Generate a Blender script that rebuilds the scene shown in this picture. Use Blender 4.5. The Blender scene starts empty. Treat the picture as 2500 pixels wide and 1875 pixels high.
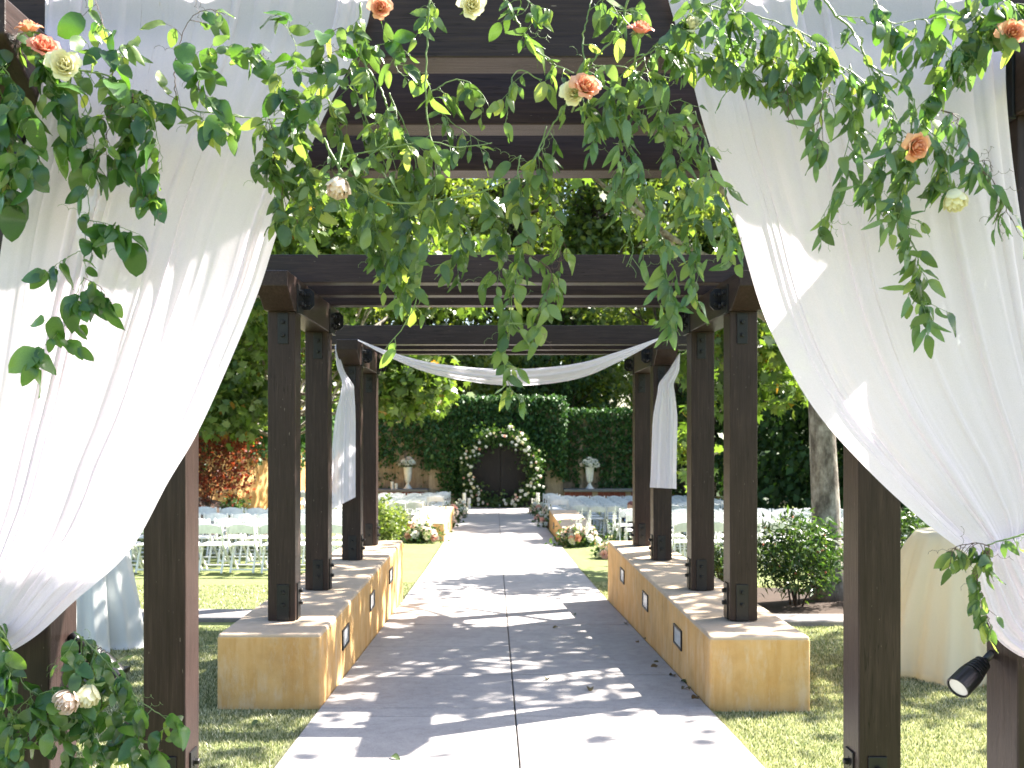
import bpy, bmesh, math, random
import numpy as np
from mathutils import Vector, Matrix

R = random.Random(7)
NP = np.random.default_rng(11)
PI = math.pi
scene = bpy.context.scene
COL = scene.collection

# ------------------------------------------------------------------ camera, sky, sun, exposure
CAM_Z = 1.48
F_PX = 2300.0                       # focal length in pixels of the 2500 px wide picture
cam_d = bpy.data.cameras.new("camera")
cam_d.sensor_width = 36.0
cam_d.lens = 36.0 * F_PX / 2500.0
cam_d.shift_x = 41.0 / 2500.0
cam_d.shift_y = 124.5 / 2500.0
cam_d.clip_start = 0.05
cam_d.clip_end = 2000
cam_d.dof.use_dof = True
cam_d.dof.focus_distance = 4.0
cam_d.dof.aperture_fstop = 5.0
cam = bpy.data.objects.new("camera", cam_d)
cam.location = (0, 0, CAM_Z)
cam.rotation_euler = (math.radians(90), 0, 0)
COL.objects.link(cam)
scene.camera = cam

SUN = Vector((0.85, 0.46, 1.0)).normalized()      # towards the sun
sun_el = math.asin(SUN.z)
sun_az = math.atan2(SUN.x, SUN.y)                 # from +Y towards +X
world = bpy.data.worlds.new("World")
scene.world = world
world.use_nodes = True
wn = world.node_tree
bg = wn.nodes["Background"]
sky = wn.nodes.new("ShaderNodeTexSky")
sky.sky_type = 'NISHITA'
sky.sun_disc = False
sky.sun_elevation = sun_el
sky.sun_rotation = sun_az
sky.air_density = 1.0
sky.dust_density = 2.0
sky.ozone_density = 1.0
wn.links.new(sky.outputs[0], bg.inputs[0])
bg.inputs[1].default_value = 0.08
sun_d = bpy.data.lights.new("sun", 'SUN')
sun_d.energy = 5.0
sun_d.angle = math.radians(0.53)
sun_d.color = (1.0, 0.94, 0.85)
sun = bpy.data.objects.new("sun", sun_d)
sun.rotation_euler = (-SUN).to_track_quat('-Z', 'Y').to_euler()
sun.location = SUN * 60
COL.objects.link(sun)
scene.view_settings.view_transform = 'Standard'
scene.view_settings.look = 'None'
scene.view_settings.gamma = 1
scene.view_settings.exposure = 2.45
scene.view_settings.use_curve_mapping = False
scene.render.engine = 'CYCLES'
scene.cycles.use_denoising = True
scene.cycles.max_bounces = 8
scene.cycles.diffuse_bounces = 4
scene.cycles.transmission_bounces = 6
scene.cycles.transparent_max_bounces = 12
scene.cycles.caustics_reflective = False
scene.cycles.caustics_refractive = False
scene.cycles.sample_clamp_indirect = 6.0

# ------------------------------------------------------------------ helpers
S = 2500.0 / 2212.0

def W(x, y, Y):
    """place a point seen at (x, y) of the 2212 px wide view at its real distance Y"""
    return Vector(((x * S - 1209.0) / F_PX * Y, Y, CAM_Z - (y * S - 1062.0) / F_PX * Y))

ZPY = [-40, -5, 0, 11.5, 15, 20.6, 27, 36, 46, 400]
ZPZ = [0.24, .24, 0, -.555, -.70, -.88, -1.07, -1.32, -1.32, -1.32]
ZSY = [-40, -5, 0, 12, 14.5, 19.5, 22.5, 36, 46, 400]
ZSZ = [0.24, .24, 0, -.575, -.75, -.76, -1.2, -1.25, -1.25, -1.25]

def zp(Y):
    return np.interp(Y, ZPY, ZPZ)

def gz(X, Y):
    X = np.asarray(X, float); Y = np.asarray(Y, float)
    t = np.clip((np.abs(X) - 1.6) / 0.8, 0, 1); t = t * t * (3 - 2 * t)
    z = zp(Y) * (1 - t) + np.interp(Y, ZSY, ZSZ) * t
    z = z + 1.25 * np.exp(-((X + 9.2) ** 2 + (Y - 24) ** 2) / 15.0)
    z = z + 0.9 * np.exp(-((X - 11.5) ** 2 + (Y - 25) ** 2) / 14.0)
    return z

def link(o):
    COL.objects.link(o); return o

def props(o, label=None, cat=None, group=None, kind=None):
    if label: o["label"] = label
    if cat: o["category"] = cat
    if group: o["group"] = group
    if kind: o["kind"] = kind
    return o

def thing(name, label, cat, loc=(0, 0, 0), group=None):
    o = link(bpy.data.objects.new(name, None))
    o.location = loc
    o.empty_display_size = 0.1
    return props(o, label, cat, group)

class MB:
    def __init__(s): s.v = []; s.f = []
    def add(s, vs, fs):
        b = len(s.v); s.v += [tuple(v) for v in vs]; s.f += [tuple(i + b for i in f) for f in fs]
    def box(s, x0, x1, y0, y1, z0, z1):
        s.add([(x0, y0, z0), (x1, y0, z0), (x1, y1, z0), (x0, y1, z0), (x0, y0, z1), (x1, y0, z1), (x1, y1, z1), (x0, y1, z1)],
              [(0, 3, 2, 1), (4, 5, 6, 7), (0, 1, 5, 4), (1, 2, 6, 5), (2, 3, 7, 6), (3, 0, 4, 7)])
    def bar(s, p, q, w, h, up=(0, 0, 1)):
        p = Vector(p); q = Vector(q); d = (q - p).normalized(); u = Vector(up)
        if abs(d.dot(u)) > .97: u = Vector((0, 1, 0))
        a = d.cross(u).normalized() * w / 2; b = a.cross(d).normalized() * h / 2
        vs = [p - a - b, p + a - b, p + a + b, p - a + b, q - a - b, q + a - b, q + a + b, q - a + b]
        s.add(vs, [(0, 1, 2, 3), (7, 6, 5, 4), (0, 4, 5, 1), (1, 5, 6, 2), (2, 6, 7, 3), (3, 7, 4, 0)])
    def tube(s, pts, rad, n=6, cap=True):
        pts = [Vector(p) for p in pts]
        rs = rad if hasattr(rad, '__len__') else [rad] * len(pts)
        vs = []; fs = []
        a = None
        for i, p in enumerate(pts):
            d = (pts[min(i + 1, len(pts) - 1)] - pts[max(i - 1, 0)])
            d = d.normalized() if d.length > 1e-9 else Vector((0, 0, 1))
            if a is None:
                a = d.cross(Vector((0.3, 1, .2)))
            a = a - d * a.dot(d)
            if a.length < 1e-6: a = d.cross(Vector((1, .1, .3)))
            a.normalize(); b = d.cross(a)
            for k in range(n):
                t = 2 * PI * k / n
                vs.append(p + (a * math.cos(t) + b * math.sin(t)) * rs[i])
        for i in range(len(pts) - 1):
            for k in range(n):
                fs.append((i * n + k, i * n + (k + 1) % n, (i + 1) * n + (k + 1) % n, (i + 1) * n + k))
        if cap:
            fs.append(tuple(range(n - 1, -1, -1))); fs.append(tuple(range((len(pts) - 1) * n, len(pts) * n)))
        s.add(vs, fs)
    def lathe(s, prof, n=20, c=(0, 0, 0), fn=None):
        vs = []; fs = []
        for i, (r, z) in enumerate(prof):
            for k in range(n):
                t = 2 * PI * k / n
                rr = r if fn is None else fn(r, z, t)
                vs.append((c[0] + rr * math.cos(t), c[1] + rr * math.sin(t), c[2] + z))
        for i in range(len(prof) - 1):
            for k in range(n):
                fs.append((i * n + k, i * n + (k + 1) % n, (i + 1) * n + (k + 1) % n, (i + 1) * n + k))
        fs.append(tuple(range(n - 1, -1, -1))); fs.append(tuple(range((len(prof) - 1) * n, len(prof) * n)))
        s.add(vs, fs)
    def mesh(s, name, mat, smooth=False):
        me = bpy.data.meshes.new(name); me.from_pydata(s.v, [], s.f); me.materials.append(mat)
        if smooth:
            me.polygons.foreach_set("use_smooth", [True] * len(me.polygons))
        me.update(); return me
    def build(s, name, mat, parent=None, smooth=False, bevel=0, seg=2):
        """world-space shape -> one mesh object, made local to its parent's place"""
        off = Vector((0, 0, 0))
        q = parent
        while q is not None:
            off += Vector(q.location); q = q.parent
        if off.length: s.v = [(a - off.x, b - off.y, c - off.z) for a, b, c in s.v]
        o = link(bpy.data.objects.new(name, s.mesh(name, mat, smooth)))
        if parent: o.parent = parent
        if bevel:
            m = o.modifiers.new("Bevel", 'BEVEL'); m.width = bevel; m.segments = seg; m.limit_method = 'ANGLE'
        return o

def np_mesh(name, V, polys, mat, smooth=False):
    """V (n,3); polys (m,k) index array"""
    me = bpy.data.meshes.new(name)
    m, k = polys.shape
    me.vertices.add(len(V)); me.vertices.foreach_set("co", V.astype(np.float32).ravel())
    me.loops.add(m * k); me.loops.foreach_set("vertex_index", polys.astype(np.int32).ravel())
    me.polygons.add(m)
    me.polygons.foreach_set("loop_start", np.arange(0, m * k, k, dtype=np.int32))
    if smooth: me.polygons.foreach_set("use_smooth", np.ones(m, bool))
    me.materials.append(mat); me.update(calc_edges=True)
    return me

def np_obj(name, V, polys, mat, parent=None, smooth=False):
    if parent is not None:
        V = V - np.array(parent.location)
    o = link(bpy.data.objects.new(name, np_mesh(name, V, polys, mat, smooth)))
    if parent is not None: o.parent = parent
    return o

def place(name, me, parent, loc, rot=None, scale=1.0):
    o = link(bpy.data.objects.new(name, me)); o.parent = parent
    l = Vector(loc)
    q = parent
    while q is not None:
        l = l - Vector(q.location); q = q.parent
    m = (rot.to_4x4() if rot is not None else Matrix.Identity(4))
    o.matrix_local = Matrix.Translation(l) @ m @ Matrix.Scale(scale, 4)
    return o

def frame(y, z):
    y = Vector(y).normalized(); z = Vector(z); z = z - y * z.dot(y)
    if z.length < 1e-5: z = y.cross(Vector((1, .2, .1)))
    z.normalize(); x = y.cross(z)
    return Matrix((x, y, z)).transposed()

def spline(pts, n):
    P = np.array([list(p) for p in pts], float)
    if len(P) < 3:
        t = np.linspace(0, 1, n)[:, None]; return P[0] * (1 - t) + P[-1] * t
    d = np.r_[0, np.cumsum(np.linalg.norm(np.diff(P, axis=0), axis=1))]
    Q = np.vstack([2 * P[0] - P[1], P, 2 * P[-1] - P[-2]])
    out = []
    for s in np.linspace(0, d[-1] * .99999, n):
        i = int(np.searchsorted(d, s, side='right') - 1); i = min(i, len(P) - 2)
        t = (s - d[i]) / max(d[i + 1] - d[i], 1e-9)
        a, b, c, e = Q[i], Q[i + 1], Q[i + 2], Q[i + 3]
        out.append(.5 * ((2 * b) + (c - a) * t + (2 * a - 5 * b + 4 * c - e) * t * t + (-a + 3 * b - 3 * c + e) * t ** 3))
    return np.array(out)

# ------------------------------------------------------------------ materials
class Nt:
    def __init__(s, name):
        s.m = bpy.data.materials.new(name); s.m.use_nodes = True
        s.t = s.m.node_tree; s.bsdf = s.t.nodes["Principled BSDF"]; s.out = s.t.nodes["Material Output"]
    def n(s, typ, **kw):
        o = s.t.nodes.new("ShaderNode" + typ)
        for k, v in kw.items():
            if k.startswith("in_"):
                key = k[3:]; key = int(key) if key.isdigit() else key.replace("_", " ")
                o.inputs[key].default_value = v
            else: setattr(o, k, v)
        return o
    def l(s, a, b): s.t.links.new(a, b)
    def coords(s, kind="Object", scale=(1, 1, 1)):
        c = s.n("TexCoord"); mp = s.n("Mapping"); mp.inputs["Scale"].default_value = scale
        s.l(c.outputs[kind], mp.inputs["Vector"]); return mp.outputs[0]
    def noise(s, vec, scale, detail=4, rough=.55, out="Fac"):
        o = s.n("TexNoise"); o.inputs["Scale"].default_value = scale; o.inputs["Detail"].default_value = detail
        o.inputs["Roughness"].default_value = rough
        if vec is not None: s.l(vec, o.inputs["Vector"])
        return o.outputs[out]
    def ramp(s, fac, stops):
        o = s.n("ValToRGB"); e = o.color_ramp.elements
        while len(e) < len(stops): e.new(0.5)
        for i, (p, c) in enumerate(stops):
            e[i].position = p; e[i].color = (c[0], c[1], c[2], 1) if hasattr(c, '__len__') else (c, c, c, 1)
        s.l(fac, o.inputs[0]); return o.outputs[0]
    def mix(s, fac, a, b, mode='MIX'):
        o = s.n("Mix"); o.data_type = 'RGBA'; o.blend_type = mode
        for v, i in ((fac, 0), (a, 6), (b, 7)):
            if isinstance(v, (int, float)): o.inputs[i].default_value = v
            elif isinstance(v, tuple): o.inputs[i].default_value = (*v, 1)
            else: s.l(v, o.inputs[i])
        return o.outputs[2]
    def bump(s, h, strength=.3, dist=.01):
        o = s.n("Bump"); o.inputs["Strength"].default_value = strength; o.inputs["Distance"].default_value = dist
        s.l(h, o.inputs["Height"]); s.l(o.outputs[0], s.bsdf.inputs["Normal"]); return o.outputs[0]
    def base(s, c):
        if isinstance(c, tuple): s.bsdf.inputs["Base Color"].default_value = (*c, 1)
        else: s.l(c, s.bsdf.inputs["Base Color"])
    def rough(s, v): s.bsdf.inputs["Roughness"].default_value = v
    def spec(s, v): s.bsdf.inputs["Specular IOR Level"].default_value = v

def simple(name, c, rough=.6, metal=0, spec=.5):
    n = Nt(name); n.base(c); n.rough(rough); n.spec(spec); n.bsdf.inputs["Metallic"].default_value = metal
    v = n.noise(n.coords("Object"), 9, 5)
    n.base(n.mix(1, c, n.ramp(v, [(.3, .82), (.7, 1.1)]), 'MULTIPLY'))
    return n.m

def rand01(n):
    oi = n.n("ObjectInfo"); ge = n.n("NewGeometry")
    a = n.n("Math", operation='ADD'); n.l(oi.outputs["Random"], a.inputs[0]); n.l(ge.outputs["Random Per Island"], a.inputs[1])
    f = n.n("Math", operation='FRACT'); n.l(a.outputs[0], f.inputs[0]); return f.outputs[0]

def leaf_mat(name, stops, trans=.35, rough=.38, spec=.5, tcol=(1.25, 1.35, .5)):
    n = Nt(name); n.rough(rough); n.spec(spec)
    col = n.ramp(rand01(n), stops)
    v = n.noise(n.coords("Object"), 40, 2)
    col = n.mix(1, col, n.ramp(v, [(.3, .85), (.7, 1.12)]), 'MULTIPLY')
    n.base(col)
    tr = n.n("BsdfTranslucent"); n.l(n.mix(1, col, tcol, 'MULTIPLY'), tr.inputs[0])
    mx = n.n("MixShader"); mx.inputs[0].default_value = trans
    n.l(n.bsdf.outputs[0], mx.inputs[1]); n.l(tr.outputs[0], mx.inputs[2]); n.l(mx.outputs[0], n.out.inputs[0])
    return n.m

def wood_mat(name, axis, c0, c1, c2):
    sc = {'X': (1.2, 26, 26), 'Y': (26, 1.2, 26), 'Z': (26, 26, 1.2)}[axis]
    n = Nt(name)
    geo = n.n("NewGeometry")
    mp = n.n("Mapping"); mp.inputs["Scale"].default_value = sc; n.l(geo.outputs["Position"], mp.inputs["Vector"])
    g = n.noise(mp.outputs[0], 3.0, 8, .65)
    big = n.noise(geo.outputs["Position"], 2.2, 4)
    col = n.ramp(g, [(.3, c0), (.55, c1), (.8, c2)])
    col = n.mix(1, col, n.ramp(big, [(.3, .8), (.75, 1.2)]), 'MULTIPLY')
    mp2 = n.n("Mapping"); mp2.inputs["Scale"].default_value = tuple(v * .9 + 3 for v in sc); n.l(geo.outputs["Position"], mp2.inputs["Vector"])
    sp = n.noise(mp2.outputs[0], 6, 2, .4)
    col = n.mix(n.ramp(sp, [(.76, 0.0), (.80, .55)]), col, (.38, .31, .26))
    mp3 = n.n("Mapping"); mp3.inputs["Scale"].default_value = tuple(v * 1.3 for v in sc); n.l(geo.outputs["Position"], mp3.inputs["Vector"])
    ck = n.noise(mp3.outputs[0], 1.1, 3, .5)
    chk = n.ramp(ck, [(.485, 1.0), (.5, .25), (.515, 1.0)])
    gate = n.ramp(n.noise(geo.outputs["Position"], 3.1, 2), [(.5, 0.0), (.6, 1.0)])
    col = n.mix(gate, col, n.mix(1, col, chk, 'MULTIPLY'))
    n.base(col)
    n.rough(.38); n.spec(.24)
    hh = n.mix(1, g, chk, 'MULTIPLY')
    n.bump(hh, .3, .004)
    return n.m

WC = ((.021, .0130, .0112), (.035, .0220, .0190), (.062, .041, .034))
WOOD = {a: wood_mat("dark_stained_wood_" + a, a, *WC) for a in "XYZ"}

def stucco_mat(name, a, b, stain, top=False):
    n = Nt(name)
    geo = n.n("NewGeometry")
    mp = n.n("Mapping"); mp.inputs["Scale"].default_value = (9, 9, 1.1); n.l(geo.outputs["Position"], mp.inputs["Vector"])
    streak = n.noise(mp.outputs[0], 1.3, 6, .6)
    cloud = n.noise(geo.outputs["Position"], 5.0, 6, .6)
    fine = n.noise(geo.outputs["Position"], 160, 4, .7)
    c = n.mix(n.ramp(cloud, [(.3, 0.0), (.7, 1.0)]), a, b)
    if not top: c = n.mix(n.ramp(streak, [(.46, 0.0), (.66, .7)]), c, stain)
    mpl = n.n("Mapping"); mpl.inputs["Scale"].default_value = (1, 1, .3); n.l(geo.outputs["Position"], mpl.inputs["Vector"])
    lt = n.noise(mpl.outputs[0], 14, 5, .7)
    c = n.mix(n.ramp(lt, [(.5, 0.0), (.7, .62)]), c, (.70, .54, .36))
    dk = n.noise(geo.outputs['Position'], 2.6, 6, .65)
    c = n.mix(1, c, n.ramp(dk, [(.3, .80), (.55, 1.0), (.75, 1.08)]), 'MULTIPLY')
    n.base(c); n.rough(.9); n.spec(.2)
    n.bump(n.mix(.4, fine, lt), .55, .008)
    return n.m
STUCCO = stucco_mat("ochre_stucco", (.64, .37, .135), (.70, .45, .205), (.58, .31, .095))
STUCCO_TOP = stucco_mat("skylit_stucco_top", (.50, .38, .27), (.58, .46, .34), (.4, .3, .2), True)  # same stucco, with the paling of sky light painted into the colour
WALLTAN = stucco_mat("tan_stucco", (.36, .28, .20), (.44, .35, .26), (.28, .21, .15))
WALLORANGE = stucco_mat("orange_stucco", (.52, .28, .10), (.60, .35, .14), (.42, .21, .07))

def concrete_mat(name, c0, c1, joint=None):
    n = Nt(name)
    geo = n.n("NewGeometry")
    f = n.noise(geo.outputs["Position"], 210, 3, .8); b = n.noise(geo.outputs["Position"], 1.6, 5); m_ = n.noise(geo.outputs["Position"], 11, 5, .65)
    c = n.mix(n.ramp(b, [(.3, 0.0), (.7, 1.0)]), c0, c1)
    c = n.mix(1, c, n.ramp(m_, [(.25, .80), (.5, .98), (.75, 1.10)]), 'MULTIPLY')
    c = n.mix(1, c, n.ramp(f, [(.35, .62), (.5, 1.0), (.66, 1.28)]), 'MULTIPLY')
    n.base(c); n.rough(.85); n.spec(.3); n.bump(f, .4, .003)
    return n.m
CONC = concrete_mat("pinkish_concrete", (.355, .33, .32), (.425, .395, .38))
KERB = concrete_mat("kerb_concrete", (.25, .23, .22), (.31, .29, .275))
JOINT = simple("joint_dirt", (.05, .05, .035), .95)

def turf_mat():
    n = Nt("turf"); geo = n.n("NewGeometry")
    f = n.noise(geo.outputs["Position"], 90, 3, .7); b = n.noise(geo.outputs["Position"], .9, 4); m_ = n.noise(geo.outputs["Position"], 9, 4)
    c = n.ramp(f, [(.3, (.05, .075, .024)), (.5, (.16, .20, .07)), (.7, (.34, .37, .17))])
    c = n.mix(n.ramp(b, [(.35, 0.0), (.7, .5)]), c, (.26, .28, .11))
    c = n.mix(1, c, n.ramp(m_, [(.3, .85), (.7, 1.12)]), 'MULTIPLY')
    n.base(c); n.rough(.8); n.spec(.2); n.bump(f, .8, .02); return n.m
TURF = turf_mat()
BLADE = leaf_mat("grass_blade", [(0, (.055, .09, .03)), (.28, (.17, .205, .075)), (.6, (.42, .42, .25)), (1, (.74, .71, .55))], .3, .32, .5, (1.2, 1.2, .8))
MULCH = concrete_mat("bark_mulch", (.030, .019, .014), (.058, .036, .024))
IRON = simple("black_iron", (.012, .012, .013), .42, .3)
BLACK = simple("black_enamel", (.012, .012, .014), .3)
LENS = simple("frosted_lens", (.55, .55, .53), .25)
WHITE = simple("white_resin", (.78, .79, .78), .35)
URN = simple("white_ceramic", (.80, .80, .80), .4)
CANDLE = simple("white_wax", (.85, .83, .78), .5)
POT = simple("wicker_brown", (.20, .12, .07), .8)
BRICK = simple("red_brick", (.22, .06, .04), .85)
SLATE = simple("grey_ledge_stone", (.20, .20, .21), .8)
DOORM = wood_mat("door_wood", 'Z', (.016, .013, .013), (.026, .021, .020), (.038, .031, .030))
ROCK = concrete_mat("boulder_stone", (.30, .26, .22), (.45, .40, .34))
BARK = None
def bark_mat(name, a, b, c):
    n = Nt(name); geo = n.n("NewGeometry")
    mp = n.n("Mapping"); mp.inputs["Scale"].default_value = (1, 1, .5); n.l(geo.outputs["Position"], mp.inputs["Vector"])
    v = n.noise(mp.outputs[0], 7, 6, .7); f = n.noise(mp.outputs[0], 30, 4, .7)
    n.base(n.mix(n.ramp(f, [(.35, 0.0), (.7, .4)]), n.ramp(v, [(.38, a), (.5, b), (.62, c)]), a)); n.rough(.9); n.spec(.2); n.bump(f, .5, .02); return n.m
BARK = bark_mat("mottled_plane_bark", (.10, .085, .07), (.25, .225, .19), (.42, .39, .34))
BARKD = bark_mat("dark_bark", (.03, .024, .018), (.06, .048, .036), (.10, .08, .06))
STEM = simple("green_stem", (.16, .24, .08), .5)
STEMR = simple("brown_twig", (.10, .055, .035), .6)

VLEAF = leaf_mat("vine_leaf", [(0, (0.051, 0.101, 0.041)), (.35, (0.084, 0.155, 0.057)), (.65, (0.128, 0.209, 0.081)), (.9, (0.189, 0.270, 0.101)), (1, (0.311, 0.365, 0.135))], .48, .27, .7, (1.75, 1.75, .6))
VLEAFD = leaf_mat("dark_vine_leaf", [(0, (0.030, 0.084, 0.024)), (.5, (0.054, 0.132, 0.035)), (.85, (0.088, 0.189, 0.051)), (1, (0.162, 0.270, 0.074))], .38, .27, .7, (1.7, 1.75, .5))
VLEAFN = leaf_mat("narrow_vine_leaf", [(0, (0.065, 0.137, 0.058)), (.4, (0.104, 0.195, 0.091)), (.8, (0.156, 0.254, 0.130)), (1, (0.247, 0.351, 0.117))], .42, .27, .7, (1.65, 1.7, .65))
MAPLE = leaf_mat("plane_leaf", [(0, (.06, .11, .028)), (.4, (.09, .15, .04)), (.8, (.13, .19, .06)), (.97, (.19, .23, .07)), (1, (.35, .14, .03))], .48, .38, .55, (1.7, 1.75, .5))
OAK = leaf_mat("far_tree_leaf", [(0, (.06, .10, .026)), (.5, (.10, .15, .042)), (1, (.17, .20, .065))], .5, .42, .45, (1.8, 1.8, .55))
YELG = leaf_mat("yellow_green_leaf", [(0, (0.085, 0.119, 0.025)), (.5, (0.136, 0.162, 0.043)), (1, (0.204, 0.212, 0.068))], .5, .42, .45, (1.7, 1.7, .5))
CONIF = leaf_mat("dark_conifer_leaf", [(0, (0.014, 0.037, 0.012)), (.5, (0.027, 0.061, 0.017)), (1, (0.049, 0.104, 0.024))], .2, .6, .2)
IVY = leaf_mat("ivy_leaf", [(0, (0.031, 0.085, 0.027)), (.5, (0.051, 0.128, 0.037)), (1, (0.093, 0.187, 0.051))], .2, .45, .4)
REDL = leaf_mat("red_leaf", [(0, (0.050, 0.032, 0.022)), (.3, (0.173, 0.036, 0.022)), (.6, (0.245, 0.072, 0.036)), (.85, (0.101, 0.094, 0.029)), (1, (0.302, 0.108, 0.065))], .45, .45, .4, (1.9, 1.0, .6))
SHRUB = leaf_mat("shrub_leaf", [(0, (.03, .075, .025)), (.5, (.06, .12, .035)), (1, (.12, .18, .05))], .35, .42, .45)
SHRUBL = leaf_mat("pale_shrub_leaf", [(0, (.09, .14, .035)), (.5, (.15, .20, .06)), (1, (.26, .29, .12))], .4, .45, .4, (1.5, 1.6, .6))
DRY = leaf_mat("fallen_leaf", [(0, (.05, .09, .03)), (.5, (.09, .08, .03)), (1, (.18, .09, .04))], .1, .6, .3, (1, 1, 1))

def petal_mat(name, a, b, trans=.3):
    n = Nt(name); n.rough(.55); n.spec(.25)
    v = n.noise(n.coords("Object"), 30, 3); col = n.mix(n.ramp(v, [(.3, 0.0), (.7, 1.0)]), a, b); n.base(col)
    tr = n.n("BsdfTranslucent"); n.l(col, tr.inputs[0]); mx = n.n("MixShader"); mx.inputs[0].default_value = trans
    n.l(n.bsdf.outputs[0], mx.inputs[1]); n.l(tr.outputs[0], mx.inputs[2]); n.l(mx.outputs[0], n.out.inputs[0]); return n.m
PET = {"peach": petal_mat("peach_petal", (.80, .34, .20), (.86, .50, .34)),
       "coral": petal_mat("coral_petal", (.72, .22, .15), (.84, .42, .30)),
       "cream": petal_mat("cream_petal", (.86, .80, .50), (.88, .85, .64)),
       "blush": petal_mat("blush_petal", (.86, .66, .56), (.88, .80, .70)),
       "white": petal_mat("white_petal", (.84, .84, .76), (.88, .88, .84)),
       "pink": petal_mat("pink_petal", (.80, .42, .34), (.86, .58, .48))}

def cloth_mat(name, c, transp, transl, rough=.8):
    n = Nt(name); n.rough(rough); n.spec(.15)
    geo = n.n("NewGeometry"); w = n.noise(geo.outputs["Position"], 420, 2, .6)
    col = n.mix(1, c, n.ramp(w, [(.3, .94), (.7, 1.04)]), 'MULTIPLY'); n.base(col)
    tr = n.n("BsdfTranslucent"); n.l(col, tr.inputs[0])
    m1 = n.n("MixShader"); m1.inputs[0].default_value = transl; n.l(n.bsdf.outputs[0], m1.inputs[1]); n.l(tr.outputs[0], m1.inputs[2])
    tp = n.n("BsdfTransparent"); m2 = n.n("MixShader"); m2.inputs[0].default_value = transp
    cr = n.noise(geo.outputs["Position"], 9, 4, .6); n.bump(cr, .25, .02)
    n.l(m1.outputs[0], m2.inputs[1]); n.l(tp.outputs[0], m2.inputs[2]); n.l(m2.outputs[0], n.out.inputs[0]); return n.m
SHEER = cloth_mat("sheer_white_chiffon", (.98, .89, .985), .09, .46)
SATIN = cloth_mat("white_chiffon", (.88, .85, .93), .06, .5)
LINEN = cloth_mat("ivory_linen", (.90, .82, .62), 0.0, .45)
LINENW = cloth_mat("white_linen", (.80, .82, .80), 0.0, .3)

# ------------------------------------------------------------------ ground
def axis(breaks):
    out = []
    for a, b, n in breaks: out += list(np.linspace(a, b, n, endpoint=False))
    out.append(breaks[-1][1]); return np.array(out)
gx = axis([(-400, -30, 8), (-30, -12, 12), (-12, 12, 97), (12, 30, 12), (30, 400, 8)])
gy = axis([(-60, -2, 6), (-2, 44, 139), (44, 70, 8), (70, 900, 8)])
GX, GY = np.meshgrid(gx, gy)
V = np.stack([GX, GY, gz(GX, GY)], -1).reshape(-1, 3)
nx = len(gx)
ii, jj = np.meshgrid(np.arange(nx - 1), np.arange(len(gy) - 1))
a0 = (jj * nx + ii).ravel()
lawn = np_obj("lawn", V, np.stack([a0, a0 + 1, a0 + nx + 1, a0 + nx], 1), TURF, smooth=True)
props(lawn, "green turf lawn around the path", "lawn", kind="structure")

def strip(name, X0, X1, Y0, Y1, mat, dz, nx_=12, ny_=12, wob=0):
    xs = np.linspace(X0, X1, nx_); ys = np.linspace(Y0, Y1, ny_)
    A, B = np.meshgrid(xs, ys)
    if wob: B = B + wob * np.sin(A * 2.3) * ((B - Y0) / (Y1 - Y0))
    V = np.stack([A, B, gz(A, B) + dz], -1).reshape(-1, 3)
    i, j = np.meshgrid(np.arange(nx_ - 1), np.arange(ny_ - 1)); a = (j * nx_ + i).ravel()
    o = np_obj(name, V, np.stack([a, a + 1, a + nx_ + 1, a + nx_], 1), mat, smooth=True)
    return o

PX0, PXC, PX1 = -1.125, .125, 1.372
PATH_Y = [1.0, 2.3, 3.55, 4.72, 5.81, 6.02, 7.05, 8.26, 9.49, 10.78, 12.05, 13.3, 14.55, 15.8, 17.05, 18.3, 19.55, 20.8, 22.05, 23.3, 24.55, 25.8, 27.05, 28.3, 29.55, 30.8, 32.05, 33.3, 34.55, 36.2]
path = strip("path", PX0, PX1, 0.8, 36.2, JOINT, .005, 3, 80)
props(path, "pale concrete aisle path of cast slabs with dark joints", "path", kind="structure")
for i in range(len(PATH_Y) - 1):
    for (xa, xb) in ((PX0, PXC), (PXC, PX1)):
        ya, yb = PATH_Y[i] + .004, PATH_Y[i + 1] - .004
        x0, x1 = xa + .0045, xb - .0045
        m = MB(); v = []
        n = 4 if yb - ya > .4 else 2
        top = .024 + R.uniform(-.001, .001)
        for k in range(n):
            y = ya + (yb - ya) * k / (n - 1)
            for x, dz in ((x0, .0), (x0, top - .004), (x0 + .005, top), (x1 - .005, top), (x1, top - .004), (x1, 0)):
                v.append((x, y, float(zp(y)) + dz + .003))
        f = []
        for k in range(n - 1):
            for q in range(5): f.append((k * 6 + q, (k + 1) * 6 + q, (k + 1) * 6 + q + 1, k * 6 + q + 1))
        f.append(tuple(range(6))); f.append(tuple(range(n * 6 - 1, n * 6 - 7, -1)))
        m.add(v, f); m.build("slab", CONC, path)

def kerb(X0, X1, Y0, Y1, h, label):
    m = MB(); v = []; f = []; n = 14
    for k in range(n):
        x = X0 + (X1 - X0) * k / (n - 1)
        z0 = float(gz(x, Y0)); z1 = float(gz(x, Y1)); zt = max(z0, z1) + h
        for y, z in ((Y0, z0 - .1), (Y0, zt - .012), (Y0 + .012, zt), (Y1 - .012, zt), (Y1, zt - .012), (Y1, z1 - .1)):
            v.append((x, y, z))
    for k in range(n - 1):
        for q in range(5): f.append((k * 6 + q, (k + 1) * 6 + q, (k + 1) * 6 + q + 1, k * 6 + q + 1))
    f.append(tuple(range(5, -1, -1))); f.append(tuple(range(n * 6 - 6, n * 6)))
    m.add(v, f); o = m.build("kerb", KERB); props(o, label, "kerb", kind="structure")
kerb(-7.5, -1.82, 9.82, 10.33, .045, "low concrete kerb band across the lawn beside the seating")
kerb(2.04, 9.0, 9.54, 9.92, .055, "low concrete kerb in front of the planting bed")
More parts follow.
